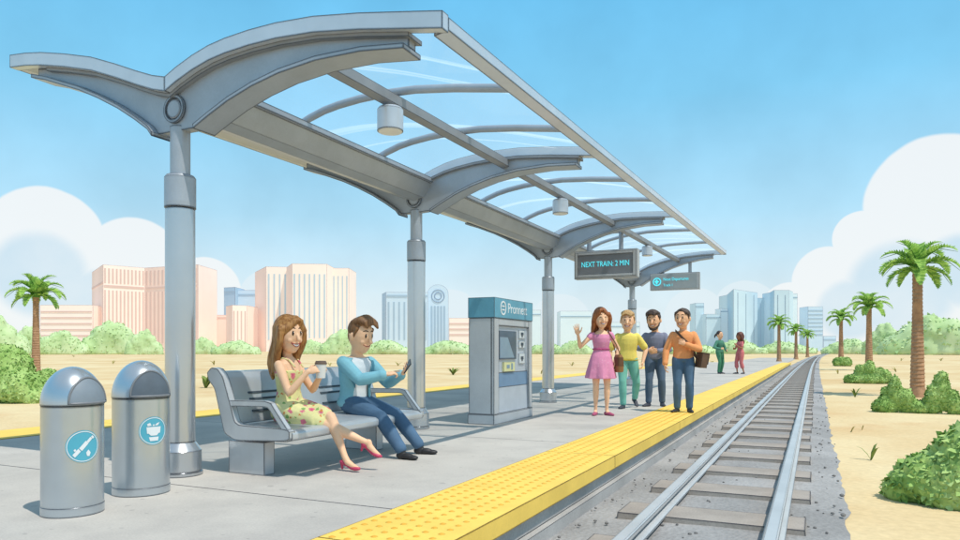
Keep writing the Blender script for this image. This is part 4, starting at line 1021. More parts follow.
def orange_man():
    k = skeleton(.97, False, pelvis=(0, 0, .905), lean=R(0), twist=R(-4), head_yaw=R(-22), head_pitch=R(4),
        handR=(.10, -.30, .80), handL=(.20, .03, 1.14), poleR=(-.5, -.7, 0), poleL=(-.25, 1, -.55), footR=(.02, -.10, .075), footL=(.02, .10, .075), toeR=(1, -.6, 0), toeL=(1, .2, 0))
    t = thing('person', 'man in an orange sweater with a satchel strap across his chest', 'person', (-1.95, 11.9, .006), R(-78), GRP)
    g = MB(); torso(g, k, -.004); head(g, k)
    for sg in (-1, 1): arm(g, k, sg); leg(g, k, sg)
    hand(g, k, -1, (.15, .1, -1), (0, 1, 0), (1, 0, 0)); hand(g, k, 1, (.25, -.8, .35), (-.9, -.3, 0), (0, .2, 1), (.7, .8, .85, .9), .7)
    finish_body(g, t, SKIN_T)
    pullover(k, t, cloth('orange_sweater', (250, 170, 112), .86), .95, -.04); trousers(k, t, JEANS)
    for sg in (-1, 1): shoe(k, sg, t, BLACKS)
    short_hair(k, t, H_DARK, .03, seed=4, curl=True); face(k, t, 'dot', 'open')
    bpy.context.view_layer.update()
    w = t.matrix_world @ (k.pel + V((.06, .285, -.02))); b_ = thing('satchel', 'brown satchel hanging at the hip of the man in orange', 'bag', w, t.rotation_euler.z + R(18)); b_.rotation_euler.x = R(-10)
    LE = mat('satchel_leather', S(120, 92, 70, .72), .6, var=.12, scale=12, ink=.005); LD = mat('satchel_strap', S(100, 76, 58, .68), .6, var=.1, scale=12)
    g = MB(); g.box(-.135, .135, -.05, .05, -.13, .10); g.build('bag_body', LE, b_, 0)
    g = MB(); g.box(-.14, .14, .0505, .062, -.07, .105); g.box(-.14, .14, -.055, .062, .1005, .112); g.build('flap', LD, b_, 0)
    bpy.context.view_layer.update()
    iv = b_.matrix_world.inverted() @ t.matrix_world; P = lambda f, x, y: iv @ (k.pel + k.up * .475 * f * k.s + V((x, y, 0)))
    rows = [P(-.06, .10, .215), P(.25, .118, .165), P(.5, .142, .085), P(.72, .144, -.02), P(.88, .118, -.085), P(.985, .03, -.125), P(.95, -.08, -.115), P(.7, -.145, -.03), P(.4, -.14, .10), P(.05, -.10, .20), P(-.06, -.02, .235)]
    g = MB(); pts = [iv.inverted() @ p for p in rows]; c0 = V((0, 0, 0)); rg = []
    for i, p in enumerate(pts):
        d = (pts[min(i+1, len(pts)-1)] - pts[max(i-1, 0)]).normalized(); ctr = k.pel + k.up * max(0, (p - k.pel).dot(k.up)); n = (p - ctr); n = (n - d * n.dot(d)).normalized(); x = d.cross(n)
        rg.append([iv @ (p + x * .019 + n * .003), iv @ (p + x * .019 - n * .004), iv @ (p - x * .019 - n * .004), iv @ (p - x * .019 + n * .003)])
    g.loft(rg); g.build('strap', LD, b_, 60)
orange_man()

def far_woman_green():
    k = skeleton(1.06, True, pelvis=(0, 0, .90), head_yaw=R(-4), handR=(.20, -.16, 1.0), handL=(.26, .12, .92), poleR=(-.6, -.6, 0), poleL=(-.6, .6, 0), footR=(.03, -.09, .075), footL=(-.02, .1, .075))
    t = thing('person', 'far person in a green jacket and trousers with a dark ponytail', 'person', (-3.72, 32.0, 0), R(-35), GRP)
    g = MB(); torso(g, k, -.004); head(g, k)
    for sg in (-1, 1): arm(g, k, sg); leg(g, k, sg); hand(g, k, sg, (.6, -sg * .4, .2), (0, -sg, 0), (0, 0, 1))
    finish_body(g, t, SKIN_T, .009)
    pullover(k, t, cloth('green_jacket', (96, 156, 132), .72), .95, -.1, 'jacket', .03); trousers(k, t, cloth('green_trousers', (86, 154, 118), .72), .02)
    for sg in (-1, 1): shoe(k, sg, t, SLATE_SHOE)
    g = MB(); T = HT(k); hair_cap(g, k, .03, .03, .012, -.4); g.tube([T((-.10, 0, .04)), T((-.19, 0, .03)), T((-.25, 0, -.03)), T((-.27, 0, -.10))], [.03, .045, .04, .015], 10, 0, True); piece('hair', g, t, H_BLACK, .01, 2); face(k, t, 'dot', 'closed')
far_woman_green()
def far_woman_pink():
    k = skeleton(1.03, True, pelvis=(0, 0, .90), head_yaw=R(4), handR=(.22, -.12, 1.02), handL=(.24, .10, 1.18), poleR=(-.6, -.6, 0), poleL=(-.3, .6, -.8), footR=(.08, -.09, .075), footL=(-.1, .1, .075))
    t = thing('person', 'far woman in a coral pink jumpsuit with long dark auburn hair', 'person', (-2.90, 32.2, 0), R(-140), GRP)
    g = MB(); torso(g, k, -.004); head(g, k)
    for sg in (-1, 1): arm(g, k, sg); leg(g, k, sg); hand(g, k, sg, (.4, -sg * .4, .6), (0, -sg, 0), (0, 0, 1))
    finish_body(g, t, SKIN_B, .009)
    CO = cloth('coral_suit', (232, 134, 138), .76); g = MB(); torso(g, k, .022, -.2, .94)
    for sg in (-1, 1): arm(g, k, sg, .016, 0, .30); leg(g, k, sg, .024, 0, .72, cuff=.03)
    piece('jumpsuit', g, t, CO)
    for sg in (-1, 1): shoe(k, sg, t, SLATE_SHOE, low=True)
    long_hair(k, t, H_RED, .26, .02, .2, .02, 1.05); face(k, t, 'dot', 'closed')
far_woman_pink()
# ------------------------------------------------------------------ station materials
GREY = mat('painted_steel', S(184, 193, 204, .80), 0.40, 0.25, ink=0.015, var=.10, scale=2.2, spec=.45, gr=.05)
GREY_L = mat('bright_steel', S(214, 222, 232, .88), 0.30, 0.3, ink=0.014, var=.07, scale=2.0, spec=.5)
GREY_D = mat('dark_steel', S(164, 168, 174, .75), 0.45, 0.15, ink=0.008, var=.10, scale=3, spec=.4, gr=.05)
STEELS = mat('column_steel', S(208, 213, 218, .86), 0.26, 0.75, ink=0.013, var=.07, scale=1.2, spec=.5)
BINM = mat('brushed_bin_steel', S(204, 213, 220, .86), 0.26, 0.75, ink=0.012, var=.08, scale=2.0, spec=.5)
DARK = mat('dark_recess', S(92, 106, 118, .6), 0.6, var=.15, scale=5, ink=.004)
def glass():
    m = bpy.data.materials.new('canopy_glass'); m.use_nodes = True; nt = m.node_tree; N, L = nt.nodes, nt.links
    N.remove(N['Principled BSDF']); out = N['Material Output']
    tr = N.new('ShaderNodeBsdfTransparent'); tr.inputs[0].default_value = (.95, .98, 1, 1)
    df = N.new('ShaderNodeBsdfTranslucent'); df.inputs[0].default_value = (.85, .93, .97, 1)
    gl = N.new('ShaderNodeBsdfGlossy'); gl.inputs['Roughness'].default_value = .08
    # diagonal whiter bands mixed into the panes, imitating glints on the glass
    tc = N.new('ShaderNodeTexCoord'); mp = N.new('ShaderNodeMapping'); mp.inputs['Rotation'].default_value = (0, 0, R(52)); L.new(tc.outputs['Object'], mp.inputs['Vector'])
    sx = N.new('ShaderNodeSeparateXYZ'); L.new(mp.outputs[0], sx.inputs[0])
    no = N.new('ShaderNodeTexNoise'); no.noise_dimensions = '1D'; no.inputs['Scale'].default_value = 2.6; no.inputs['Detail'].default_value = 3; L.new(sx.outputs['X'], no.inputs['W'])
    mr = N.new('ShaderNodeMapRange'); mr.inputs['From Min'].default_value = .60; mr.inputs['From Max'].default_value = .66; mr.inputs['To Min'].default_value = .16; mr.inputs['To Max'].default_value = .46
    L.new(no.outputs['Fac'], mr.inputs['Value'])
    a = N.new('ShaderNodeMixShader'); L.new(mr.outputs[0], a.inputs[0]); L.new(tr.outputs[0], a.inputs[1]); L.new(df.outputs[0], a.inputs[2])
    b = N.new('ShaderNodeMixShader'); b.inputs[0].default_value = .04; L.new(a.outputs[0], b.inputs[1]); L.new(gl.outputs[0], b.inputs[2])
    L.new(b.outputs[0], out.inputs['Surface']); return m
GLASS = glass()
CX = -4.70; FR_Y = [4.20, 8.0, 13.05, 20.06]; RY0, RY1 = 4.06, 20.35
def rise(x, y): return max(0.0, min(1.0, (x - CX) / 2.4)) * (y - 4.15) * .031 + max(0.0, min(1.0, (CX - x) / 2.2)) * (y - 4.15) * .012
TOPR = [(-4.72,3.215),(-4.60,3.27),(-4.42,3.335),(-4.25,3.38),(-4.08,3.405),(-3.84,3.422),(-3.58,3.425),(-3.24,3.405),(-2.85,3.35),(-2.5,3.288),(-2.19,3.232)]
TOPL = [(-6.72,3.745),(-6.50,3.725),(-6.27,3.69),(-5.95,3.62),(-5.6,3.53),(-5.3,3.42),(-5.05,3.32),(-4.86,3.25),(-4.72,3.215)]
BOTR = [(-4.44,2.80),(-4.28,2.875),(-4.08,2.96),(-3.84,3.035),(-3.58,3.09),(-3.24,3.125),(-2.85,3.12),(-2.5,3.08)]
BOTL = [(-6.45,3.53),(-6.25,3.475),(-6.04,3.40),(-5.8,3.315),(-5.55,3.205),(-5.3,3.08),(-5.1,2.96),(-4.95,2.86),(-4.90,2.80)]
def interp(tab, x):
    for (a, b), (c, d) in zip(tab, tab[1:]):
        if a <= x <= c: return b + (d - b) * (x - a) / (c - a)
    return tab[0][1] if x < tab[0][0] else tab[-1][1]
can = thing('platform_canopy', 'long grey gull-wing platform canopy with glazed roof on four steel columns', 'canopy', (CX, 4.15, 0))
def cpart(g, name, m, smooth=30, parent=None):
    o = g.build(name, m, None, smooth)
    base = can.location
    o.data.transform(M.Translation(-base)); o.parent = parent or can
    return o
# columns
for y in FR_Y:
    g = MB(); c = (CX, y, 0)
    g.lathe([(.116, .27), (.116, 2.17)], c, 36); body = cpart(g, 'column', STEELS)
    g = MB(); g.lathe([(.175, 0), (.175, .03), (.165, .035), (.165, .20), (.120, .265), (.114, .27)], c, 36); cpart(g, 'base', STEELS, 30, body)
    g = MB(); g.lathe([(.122, 2.18), (.122, 2.215), (.1225, 2.22), (.1225, 2.225), (.122, 2.23), (.122, 2.425), (.108, 2.445), (.08, 2.447)], c, 36); cpart(g, 'sleeve', GREY, 30, body)
    g = MB(); g.lathe([(.078, 2.44), (.078, 2.84)], c, 28); cpart(g, 'neck', GREY, 30, body)
# arms: web, flange and cap of each cross frame
for i, y in enumerate(FR_Y):
    def f(a, b, d): return V((a, y + d, b + rise(a, y)))
    top = [(a, b - .115) for a, b in TOPL[1:-1] if a > -6.52] + [(CX, 3.10)] + [(a, b - .115) for a, b in TOPR[1:] if a <= -2.45]
    poly = [(-6.4, TOPL[1][1] - .115)] + top + [(-2.46, 3.245)] + [(-2.46, 3.145)] + list(reversed(BOTR)) + [(-4.62, 2.78), (-4.78, 2.78)] + list(reversed(BOTL))
    g = MB(); n = len(poly)
    # built as upright quads between the upper and lower edge so that the curve stays clean
    xs = sorted(set([round(a, 3) for a, b in BOTL + BOTR] + [-6.35, -5.9, -5.45, -5.2, -5.0, -4.78, -4.7, -4.62, -4.35, -4.2, -3.95, -3.7, -3.4, -3.05, -2.65]))
    def up(x): return (interp(TOPL, x) if x < -4.72 else interp(TOPR, x)) - .115
    def lo(x): return interp(BOTL, x) if x <= -4.9 else (interp(BOTR, x) if x >= -4.44 else 2.80)
    rings = []
    for x in xs:
        a, b = up(x), lo(x)
        rings.append([f(x, b, -.045), f(x, a, -.045), f(x, a, .045), f(x, b, .045)])
    g.loft(rings); arm = cpart(g, 'cross_arm', GREY, 30)
    for tab in (BOTL, BOTR):
        g = MB(); rings = []
        for k, (a, b) in enumerate(tab):
            rings.append([f(a, b - .032, -.115), f(a, b + .004, -.115), f(a, b + .004, .115), f(a, b - .032, .115)])
        g.loft(rings); cpart(g, 'flange', GREY, 30, arm)
    g = MB(); rings = []
    for a, b in [t for t in TOPL if t[0] >= -6.48] + [t for t in TOPR[1:] if t[0] <= -2.5] + [(-2.475, interp(TOPR, -2.475))]:
        rings.append([f(a, b - .150, -.09), f(a, b - .118, -.09), f(a, b - .118, .09), f(a, b - .150, .09)])
    g.loft(rings); cpart(g, 'top_flange', GREY_D, 30, arm)
    # round boss over the column
    g = MB(); rings = []
    for k in range(37):
        an = 2 * PI * k / 36; e = V((math.cos(an), 0, math.sin(an))); c = V((CX, y - .05, 2.975))
        rings.append([c + e * .115, c + e * .112 + V((0, -.022, 0)), c + e * .090 + V((0, -.022, 0)), c + e * .086])
    g.loft(rings, caps=False)
    for k in (-1, 1): pass
    g.lathe([(.078, -.012), (.078, .012), (.07, .018)], (0, 0, 0), 28)
    dn = len(g.v) - 3 * 28
    for q in range(dn, len(g.v)): p_ = g.v[q]; g.v[q] = V((CX + p_.x, y - .052 - p_.z, 2.975 + p_.y))
    cpart(g, 'boss', GREY, 30, arm)
# gutter trough along the valley
g = MB(); pr = [(-.27, 3.225), (-.27, 3.17), (-.235, 3.165), (-.2, 3.07), (-.13, 2.985), (0, 2.955), (.13, 2.985), (.2, 3.07), (.235, 3.165), (.27, 3.17), (.27, 3.225)]
rings = [[(CX + a, y, b) for a, b in pr] for y in (4.22, 8.0, 13.05, 20.3)]
g.loft(rings); cpart(g, 'gutter', GREY, 25)
# solid left wing
g = MB(); rings = []
for a, b in TOPL: rings.append([(a, RY0 + .09, b - .10 + 0), (a, RY0 + .09, b - .012), (a, RY1 - .09, b - .012 + rise(a, RY1)), (a, RY1 - .09, b - .10 + rise(a, RY1))])
g.loft(rings); cpart(g, 'roof_panel', GREY, 30)
# edge trims: front and far fascia, long edge rails
for y0, y1 in ((RY0, RY0 + .085), (RY1 - .085, RY1)):
    for nm, tab in (('left', TOPL), ('right', TOPR)):
        g = MB(); rings = [[(a, y0, b - .118 + rise(a, y0)), (a, y0, b + rise(a, y0)), (a, y1, b + rise(a, y1)), (a, y1, b - .118 + rise(a, y1))] for a, b in tab]
        g.loft(rings); cpart(g, 'fascia', GREY_L, 30)
def long_rail(name, x0, x1, z0, z1, xr, m):
    g = MB(); rings = [[(x0, y, z0 + rise(xr, y)), (x1, y, z0 + .02 + rise(xr, y)), (x1, y, z1 - .015 + rise(xr, y)), (x0, y, z1 + rise(xr, y))] for y in (RY0 + (.30 if name == 'purlin' else .088), 8, 13, RY1 - (.3 if name == 'purlin' else .088))]
    g.loft(rings); cpart(g, name, m, 20)
long_rail('edge_rail', -2.30, -2.19, 3.115, 3.235, -2.28, GREY_L)
long_rail('edge_rail', -6.72, -6.64, 3.63, 3.745, -6.70, GREY_L)
long_rail('purlin', -3.45, -3.37, 3.17, 3.29, -3.4, GREY_D)
# ribs under the glass
for y in (5.5, 6.85, 9.6, 11.3, 15.2, 17.6):
    g = MB(); g.tube([(a, y, b - .075 + rise(a, y)) for a, b in TOPR if a > -4.65 and a < -2.3] + [(-2.31, y, interp(TOPR, -2.31) - .075 + rise(-2.31, y))], .036, 10); cpart(g, 'rib', GREY, 60)
# arched caps over the cross arms that carry the panes
for y in FR_Y[1:3]:
    g = MB(); rings = [[(a, y - .06, b - .115 + rise(a, y)), (a, y - .06, b - .012 + rise(a, y)), (a, y + .06, b - .012 + rise(a, y)), (a, y + .06, b - .115 + rise(a, y))] for a, b in TOPR[:-1] + [(-2.305, interp(TOPR, -2.305))]]
    g.loft(rings); cpart(g, 'cap_strip', GREY_L, 30)
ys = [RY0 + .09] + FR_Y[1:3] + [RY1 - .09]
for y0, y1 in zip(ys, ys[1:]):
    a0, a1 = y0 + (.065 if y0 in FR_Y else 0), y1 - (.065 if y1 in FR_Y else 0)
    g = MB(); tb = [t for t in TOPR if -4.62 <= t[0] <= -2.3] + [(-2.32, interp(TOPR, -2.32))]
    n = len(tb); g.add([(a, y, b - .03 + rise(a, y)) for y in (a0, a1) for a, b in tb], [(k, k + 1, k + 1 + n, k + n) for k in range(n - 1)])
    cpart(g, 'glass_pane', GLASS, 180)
# lamps
LAMPG = mat('lamp_diffuser', S(236, 236, 232, .9), .5, var=.03, ink=0)
for y, lb in ((5.35, 'cylindrical grey downlight nearest the camera, between the first two cross arms'), (10.0, 'cylindrical grey downlight between the second and third cross arms'), (16.0, 'farthest small cylindrical downlight behind the departure board')):
    zt_ = 3.155 + rise(-3.4, y)
    t = thing('ceiling_light', lb, 'light', (-3.41, y, zt_ - .22), 0, 'downlights hanging under the canopy')
    g = MB(); g.lathe([(.106, .006), (.116, .006), (.116, .195), (.10, .215), (.04, .218)], (0, 0, 0), 28); g.build('housing', GREY_L, t)
    g = MB(); g.lathe([(.103, -.002), (.103, .012)], (0, 0, 0), 28); g.build('diffuser', LAMPG, t)

# ------------------------------------------------------------------ hanging signs
LED = bpy.data.materials.new('led_cyan'); LED.use_nodes = True
b = LED.node_tree.nodes['Principled BSDF']; b.inputs['Base Color'].default_value = S(90, 220, 235, .8); b.inputs['Emission Color'].default_value = S(90, 225, 240, 1); b.inputs['Emission Strength'].default_value = .75
SCREEN = mat('sign_screen', S(140, 144, 150, .75), .4, var=.1, scale=4, spec=.3)
SIGNM = mat('sign_case', S(196, 198, 200, .85), .45, .1, ink=.012, var=.08)
t = thing('departure_board', 'grey hanging departure board with cyan dot text about the next train', 'sign', (-3.80, 14.0, 2.46))
g = MB(); g.box(-.64, .64, -.10, .12, 0, .56); case = g.build('case', SIGNM, t, 0)
g = MB()
for a in ((-.62, -.56, .03, .53), (.56, .62, .03, .53)): g.box(a[0], a[1], -.125, -.10, a[2], a[3])
g.box(-.56, .56, -.125, -.10, .03, .085); g.box(-.56, .56, -.125, -.10, .475, .53); g.build('bezel', SIGNM, case, 0)
g = MB(); g.box(-.555, .555, -.108, -.095, .088, .472); scr = g.build('screen', SCREEN, t, 0)
mw = M.Translation((0, -.112, .28)) @ M.Rotation(R(90), 4, 'X')
text('lettering', 'NEXT TRAIN: 2 MIN', .15, LED, scr, mw, 'CENTER', .002, sx=.74)
for x in (-.36, .30):
    g = MB(); zt_ = interp(TOPR, -3.8 + x) - .05 + rise(-3.8 + x, 14.0) - 2.46
    g.tube([(x, 0, .555), (x, 0, zt_)], .045, 10); g.build('hanger', GREY, t)
g = MB(); g.box(-.66, .36, -.035, .035, 3.40 - 2.46 - .04, 3.40 - 2.46 + .03); g.build('carrier_bar', GREY, t, 0)
t = thing('information_sign', 'small grey hanging sign with cyan round logo at the far end of the canopy', 'sign', (-3.50, 20.0, 2.68))
g = MB(); g.box(-.66, .66, -.09, .11, 0, .46); g.build('case', SIGNM, t, 0)
g = MB(); g.box(-.63, .60, -.10, -.085, .035, .425); scr = g.build('screen', mat('info_screen', S(168, 176, 180, .85), .45, var=.08), t, 0)
g = MB()
rings = []
for k in range(25):
    an = 2 * PI * k / 24; e = V((math.cos(an), 0, math.sin(an))); c = V((-.47, -.104, .23)); rings.append([c + e * .115, c + e * .115 + V((0, -.004, 0)), c + e * .085 + V((0, -.004, 0)), c + e * .085])
g.loft(rings, caps=False); g.box(-.53, -.42, -.109, -.103, .215, .25); g.box(-.50, -.455, -.109, -.103, .16, .29); g.build('logo', LED, scr, 60)
text('lettering', 'Next Departures', .115, LED, scr, M.Translation((-.30, -.104, .29)) @ M.Rotation(R(90), 4, 'X'), 'LEFT', .002, sx=.85)
text('lettering', 'Track 1', .10, LED, scr, M.Translation((-.30, -.104, .13)) @ M.Rotation(R(90), 4, 'X'), 'LEFT', .002, sx=.85)
for x in (-.34, .40):
    xx = -3.5 + x; g = MB(); g.tube([(x, 0.03, .455), (x, 0.03, interp(BOTR, xx) - .03 + rise(xx, 20.06) - 2.68)], .045, 10); g.build('hanger', GREY, t)

# ------------------------------------------------------------------ litter bins
OPEN_ = [mat('bin_opening', S(150, 162, 174, .8), 0.6, .2, var=.1, scale=5), mat('bin_opening_dark', S(112, 126, 140, .62), 0.7, var=.15, scale=5)]
LOGO = mat('logo_blue', S(96, 190, 214, .8), .5, var=.05)
WHITE = mat('logo_white', S(244, 248, 250, .85), .6, var=.02)
def bin_(label, loc, r, hs, hd, az_open, az_logo, zl, icon):
    t = thing('litter_bin', label, 'litter bin', loc, 0, 'steel domed bins')
    g = MB(); g.lathe([(r*1.0, .0), (r*1.0, .055), (r*.985, .058), (r*.985, hs)], (0, 0, 0), 48); g.build('body', BINM, t, 30)
    def dome(z): return r * math.sqrt(max(0, 1 - ((z - hs) / hd) ** 2)) if z > hs else r
    g = MB(); g.lathe([(r * 1.005, hs + .004)] + [(r * 1.005 * math.cos(a), hs + .006 + hd * math.sin(a)) for a in [PI / 2 * k / 14 for k in range(14)]] + [(.002, hs + .006 + hd)], (0, 0, 0), 48); lid = g.build('lid', BINM, t, 60)
    def P(a, z, off): rr_ = r * 1.005 * math.sqrt(max(0, 1 - ((z - hs - .006) / hd) ** 2)) + off if z > hs + .006 else r + off; return V((rr_ * math.cos(a), rr_ * math.sin(a), z))
    # arched opening: darker patch on the lid, coloured like a shaded recess, and raised rim
    W = .78; h0, h1 = hs + .018, hs + hd * .74
    def arch(u): # u 0..1 half outline from bottom right over the top to bottom left
        an = PI * u; return (math.cos(an) * W, (math.sin(an) ** .8 if math.sin(an) > 0 else 0))
    g = MB(); nu, nv = 20, 8; vs = []
    for i in range(nu + 1):
        x, hgt = arch(i / nu)
        for j in range(nv + 1): vs.append(P(az_open + x, h0 + (h1 - h0) * hgt * j / nv, .004))
    g.add(vs, [(i*(nv+1)+j, (i+1)*(nv+1)+j, (i+1)*(nv+1)+j+1, i*(nv+1)+j+1) for i in range(nu) for j in range(nv)]); g.build('opening', OPEN_[0 if icon is bottle else 1], lid, 180)
    g = MB(); pts = [P(az_open + arch(i / 28)[0], h0 + (h1 - h0) * arch(i / 28)[1], .004) for i in range(29)]; pts += [P(az_open + W * (-1 + 2 * k / 12), h0, .004) for k in range(1, 12)] + [pts[0]]
    g.tube(pts, .0075, 8); g.build('opening_rim', GREY_D, lid, 60)
    # round badge wrapped on the steel
    R_ = .098
    def Q(x, y, off): a = az_logo + x / r; rr_ = r * .985 + off; return V((rr_ * math.cos(a), rr_ * math.sin(a), zl + y))
    g = MB(); vs = []; 
    for k in range(5):
        for j in range(36): vs.append(Q(R_ * (k + .02) / 4 * math.cos(2*PI*j/36), R_ * (k + .02) / 4 * math.sin(2*PI*j/36), .003))
    g.add(vs, [(k*36+j, k*36+(j+1)%36, (k+1)*36+(j+1)%36, (k+1)*36+j) for k in range(4) for j in range(36)]); lg = g.build('badge', LOGO, t, 180)
    g = MB(); vs = []
    for rr_ in (R_ * .90, R_ * .95):
        for j in range(36): vs.append(Q(rr_ * math.cos(2*PI*j/36), rr_ * math.sin(2*PI*j/36), .0045))
    g.add(vs, [(j, (j+1)%36, 36+(j+1)%36, 36+j) for j in range(36)])
    def poly(pts):
        x = -1.0
        while x < 1:                                     # narrow upright slices follow the round steel
            q = list(pts)
            for lim, sgn in ((x, 1), (x + .07, -1)):
                o_ = []
                for i in range(len(q)):
                    a, c = q[i - 1], q[i]; ia, ic = (a[0] - lim) * sgn >= 0, (c[0] - lim) * sgn >= 0
                    if ia != ic: u = (lim - a[0]) / (c[0] - a[0]); o_.append((lim, a[1] + (c[1] - a[1]) * u))
                    if ic: o_.append(c)
                q = o_
                if not q: break
            if len(q) > 2: g.add([Q(a * R_, c * R_, .005) for a, c in q], [tuple(range(len(q)))])
            x += .07
    for s in icon: poly(s)
    g.build('badge_icon', WHITE, lg, 180)
bottle = [[(-.62,-.50),(-.48,-.66),(-.16,-.30),(-.30,-.12)], [(-.26,-.10),(-.10,-.28),(.28,.16),(.12,.34)], [(.16,.30),(.28,.18),(.52,.44),(.40,.56)], [(.44,.56),(.56,.42),(.66,.52),(.54,.66)],
          [(.14,-.40),(.28,-.22),(.42,-.42),(.34,-.64),(.2,-.62)], [(-.56,-.2),(-.46,-.12),(-.4,-.24),(-.5,-.3)]]
cup = [[(-.50,.28),(-.46,-.18),(.46,-.18),(.52,.28)], [(-.36,-.18),(-.2,-.34),(.22,-.34),(.36,-.18)], [(-.34,-.44),(-.26,-.72),(.30,-.72),(.36,-.44)], [(-.42,.34),(-.46,.50),(-.26,.58),(-.16,.38)], [(.06,.36),(.20,.52),(.44,.60),(.30,.38)], [(-.10,.36),(-.06,.46),(.06,.44),(.02,.34)]]
bin_('domed steel bin with a round bottle badge, at the front left', (-4.22, 2.936, 0), .178, .675, .235, R(-34 + 37), R(-34 + 18), .43, bottle)
bin_('domed steel bin with a round cup badge, beside the nearest column', (-4.37, 3.56, 0), .192, .68, .26, R(-39 + 24), R(-39 + 24), .455, cup)

# ------------------------------------------------------------------ bench
BENCHM = mat('bench_steel', S(206, 210, 214, .86), .36, .3, ink=.011, var=.09, scale=3, spec=.5)
t = thing('bench', 'long grey metal platform bench with slotted back and loop armrests', 'bench', (-4.40, 4.40, 0))
BL = 2.12
for y in (.04, 1.66):
    g = MB(); g.box(-.01, .37, y, y + .12, 0, .27); g.build('leg', BENCHM, t, 0)
def bar_y(g, poly, y0, y1): g.prism(poly, lambda a, b, d: V((a, d, b)), y0, y1)
def smooth_poly(pts, n=4):
    """rounds the corners of an outline"""
    out = []; m = len(pts)
    for i in range(m):
        p, q, r_ = V(pts[i - 1] + (0,)), V(pts[i] + (0,)), V(pts[(i + 1) % m] + (0,)); k = pts[i]
        a = q + (p - q) * .22; c = q + (r_ - q) * .22
        for j in range(n + 1): u = j / n; x = a * (1-u)**2 + q * 2*u*(1-u) + c * u*u; out.append((x.x, x.y))
    return out
g = MB(); bar_y(g, smooth_poly([(.02, .40), (.62, .385), (.665, .36), (.665, .305), (.60, .285), (.02, .285)]), .03, BL - .03); g.build('seat', BENCHM, t, 30)
back = [(.06, .40), (.02, .56), (-.055, .78), (-.10, .835), (-.165, .845), (-.19, .80), (-.15, .765), (-.115, .76), (-.05, .56), (-.02, .40)]
g = MB(); bar_y(g, smooth_poly(back, 3), .05, BL - .05); bk = g.build('backrest', BENCHM, t, 30)
fx = lambda z: .02 + (.56 - z) * .34
for z in (.655, .60, .50):
    for y0, y1 in ((.26, .88), (1.22, 1.90)):
        g = MB(); g.obox((fx(z) + .002, (y0 + y1) / 2, z), (.006, 0, .0), (0, (y1 - y0) / 2, 0), (-.003, 0, .008)); g.build('slot', DARK, bk, 0)
for y in (0, BL - .07):
    # end plate: one curved cheek from the rolled top down to the seat front
    ck = [(.66, .30), (.10, .275), (-.02, .33), (-.06, .46), (-.13, .70), (-.20, .77), (-.215, .83), (-.165, .875), (-.10, .865), (-.04, .80), (.04, .58), (.09, .43), (.14, .405), (.66, .395)]
    g = MB(); bar_y(g, smooth_poly(ck, 3), y, y + .07); g.build('end_plate', BENCHM, t, 30)
    g = MB(); loop = [(.03, .60), (.40, .605), (.47, .58), (.60, .40)]
    inner = [(.05, .55), (.385, .555), (.43, .535), (.525, .40)]
    poly = [(.00, .605), (.40, .61), (.465, .595), (.50, .55), (.64, .385), (.575, .385), (.455, .535), (.43, .556), (.395, .562), (.02, .555)]
    bar_y(g, poly, y + .008, y + .062); g.build('armrest', BENCHM, t, 30)

# ------------------------------------------------------------------ ticket machine
KB = mat('kiosk_body', S(206, 210, 214, .82), .42, .1, ink=.016, var=.08, scale=2.5, spec=.4, gr=.05)
KP = mat('kiosk_panel', S(206, 214, 224, .78), .45, .05, ink=.008, var=.07, scale=3)
KBLUE = mat('kiosk_header', S(112, 182, 208, .78), .45, .0, ink=.011, var=.10, scale=3, gr=.05)
KBAND = mat('kiosk_band', S(132, 166, 200, .75), .45, ink=.006, var=.08)
KSCR = mat('kiosk_screen', S(98, 124, 146, .65), .25, ink=.006, var=.15, scale=4)
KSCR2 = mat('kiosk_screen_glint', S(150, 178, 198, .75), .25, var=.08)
KPAD = mat('kiosk_pad', S(238, 236, 178, .8), .5, ink=.006, var=.06)
KW = mat('kiosk_button', S(228, 234, 238, .8), .5, ink=.006, var=.04)
t = thing('ticket_machine', 'tall grey ticket machine with blue header and dark touch screen', 'ticket machine', (-4.15, 9.49, 0))
hx, hy = .17, .71
g = MB(); g.box(-hx, hx, -hy, hy, .14, 1.46); body = g.build('body', KB, t, 0)
g = MB(); g.box(-hx - .012, hx + .045, -hy - .012, hy + .012, 0, .137); g.build('plinth', KB, t, 0)
g = MB(); g.box(-hx - .008, hx + .05, -hy - .008, hy + .008, 1.463, 1.74); hd_ = g.build('header', KBLUE, t, 0)
g = MB()
for y0, y1 in ((-hy, -hy + .16), (hy - .13, hy)): g.box(hx + .002, hx + .042, y0, y1, .139, 1.461)
g.box(hx + .002, hx + .038, -hy + .162, hy - .132, 1.36, 1.461); g.build('front_frame', KB, t, 0)
g = MB(); g.box(hx + .001, hx + .016, -hy + .165, hy - .135, .142, .50); g.build('lower_panel', KP, t, 0)
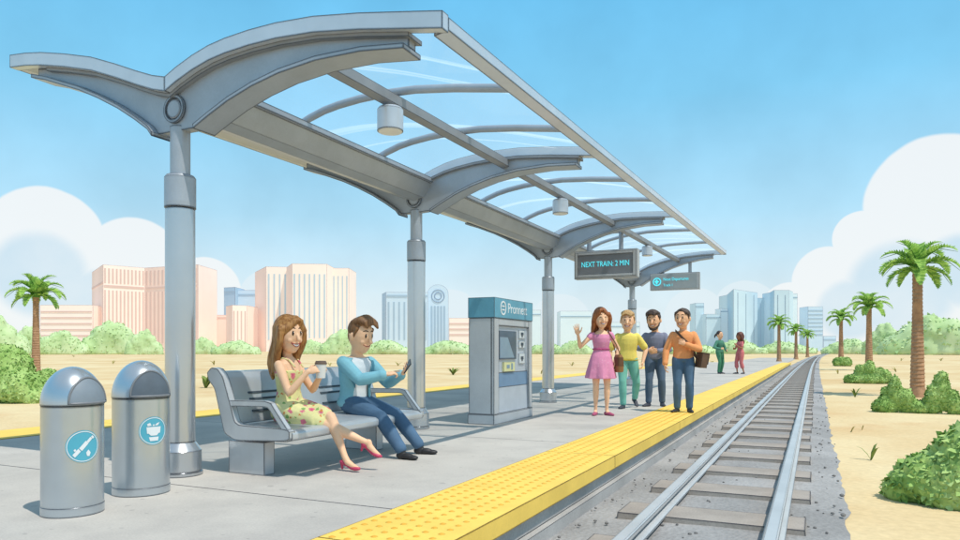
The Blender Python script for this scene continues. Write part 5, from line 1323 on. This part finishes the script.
g = MB(); g.box(hx + .001, hx + .018, -hy + .165, hy - .135, .503, .70); g.build('band', KBAND, t, 0)
g = MB(); g.box(hx + .001, hx + .012, -hy + .165, hy - .135, .703, 1.358); pn = g.build('upper_panel', KP, t, 0)
Y = lambda a: -hy + a
g = MB(); g.box(hx + .013, hx + .030, Y(.20), Y(.82), .89, 1.29); sc_ = g.build('screen', KSCR, t, 0)
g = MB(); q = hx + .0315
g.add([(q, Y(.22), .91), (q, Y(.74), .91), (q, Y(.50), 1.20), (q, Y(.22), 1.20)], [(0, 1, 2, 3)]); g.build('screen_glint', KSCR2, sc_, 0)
for z0, z1 in ((1.19, 1.31), (1.05, 1.15), (.82, .97)):
    g = MB(); g.box(hx + .013, hx + .032, Y(.93), Y(1.15), z0, z1); pb = g.build('card_slot', KW, t, 0)
    g = MB(); zc = (z0 + z1) / 2; g.box(hx + .0325, hx + .036, Y(.99), Y(1.09), zc - .012, zc + .03); g.box(hx + .0325, hx + .036, Y(1.02), Y(1.06), zc - .04, zc - .014); g.build('slot_icon', DARK, pb, 0)
g = MB(); g.box(hx + .013, hx + .04, Y(.34), Y(.74), .715, .85); pb = g.build('keypad', KPAD, t, 0)
g = MB(); g.box(hx + .0405, hx + .044, Y(.60), Y(.66), .74, .83); g.box(hx + .0405, hx + .044, Y(.44), Y(.54), .76, .81); g.build('pad_icon', KSCR2, pb, 0)
rot = M.Rotation(R(90), 4, 'Z') @ M.Rotation(R(90), 4, 'X')
text('lettering', 'Pronnett', .20, WHITE, hd_, M.Translation((hx + .0505, -.26, 1.605)) @ rot, 'LEFT', .002, sx=1.02)
g = MB(); rings = []
for k in range(29):
    an = 2 * PI * k / 28; e = V((0, math.cos(an), math.sin(an))); c = V((hx + .051, -.42, 1.605)); rings.append([c + e * .10, c + e * .10 + V((.004, 0, 0)), c + e * .078 + V((.004, 0, 0)), c + e * .078])
g.loft(rings, caps=False)
for s in (-1, 1): g.obox((hx + .053, -.42, 1.605 + s * .025), (.002, 0, 0), (0, .05, 0), (0, 0, .010))
g.build('logo', WHITE, hd_, 60)
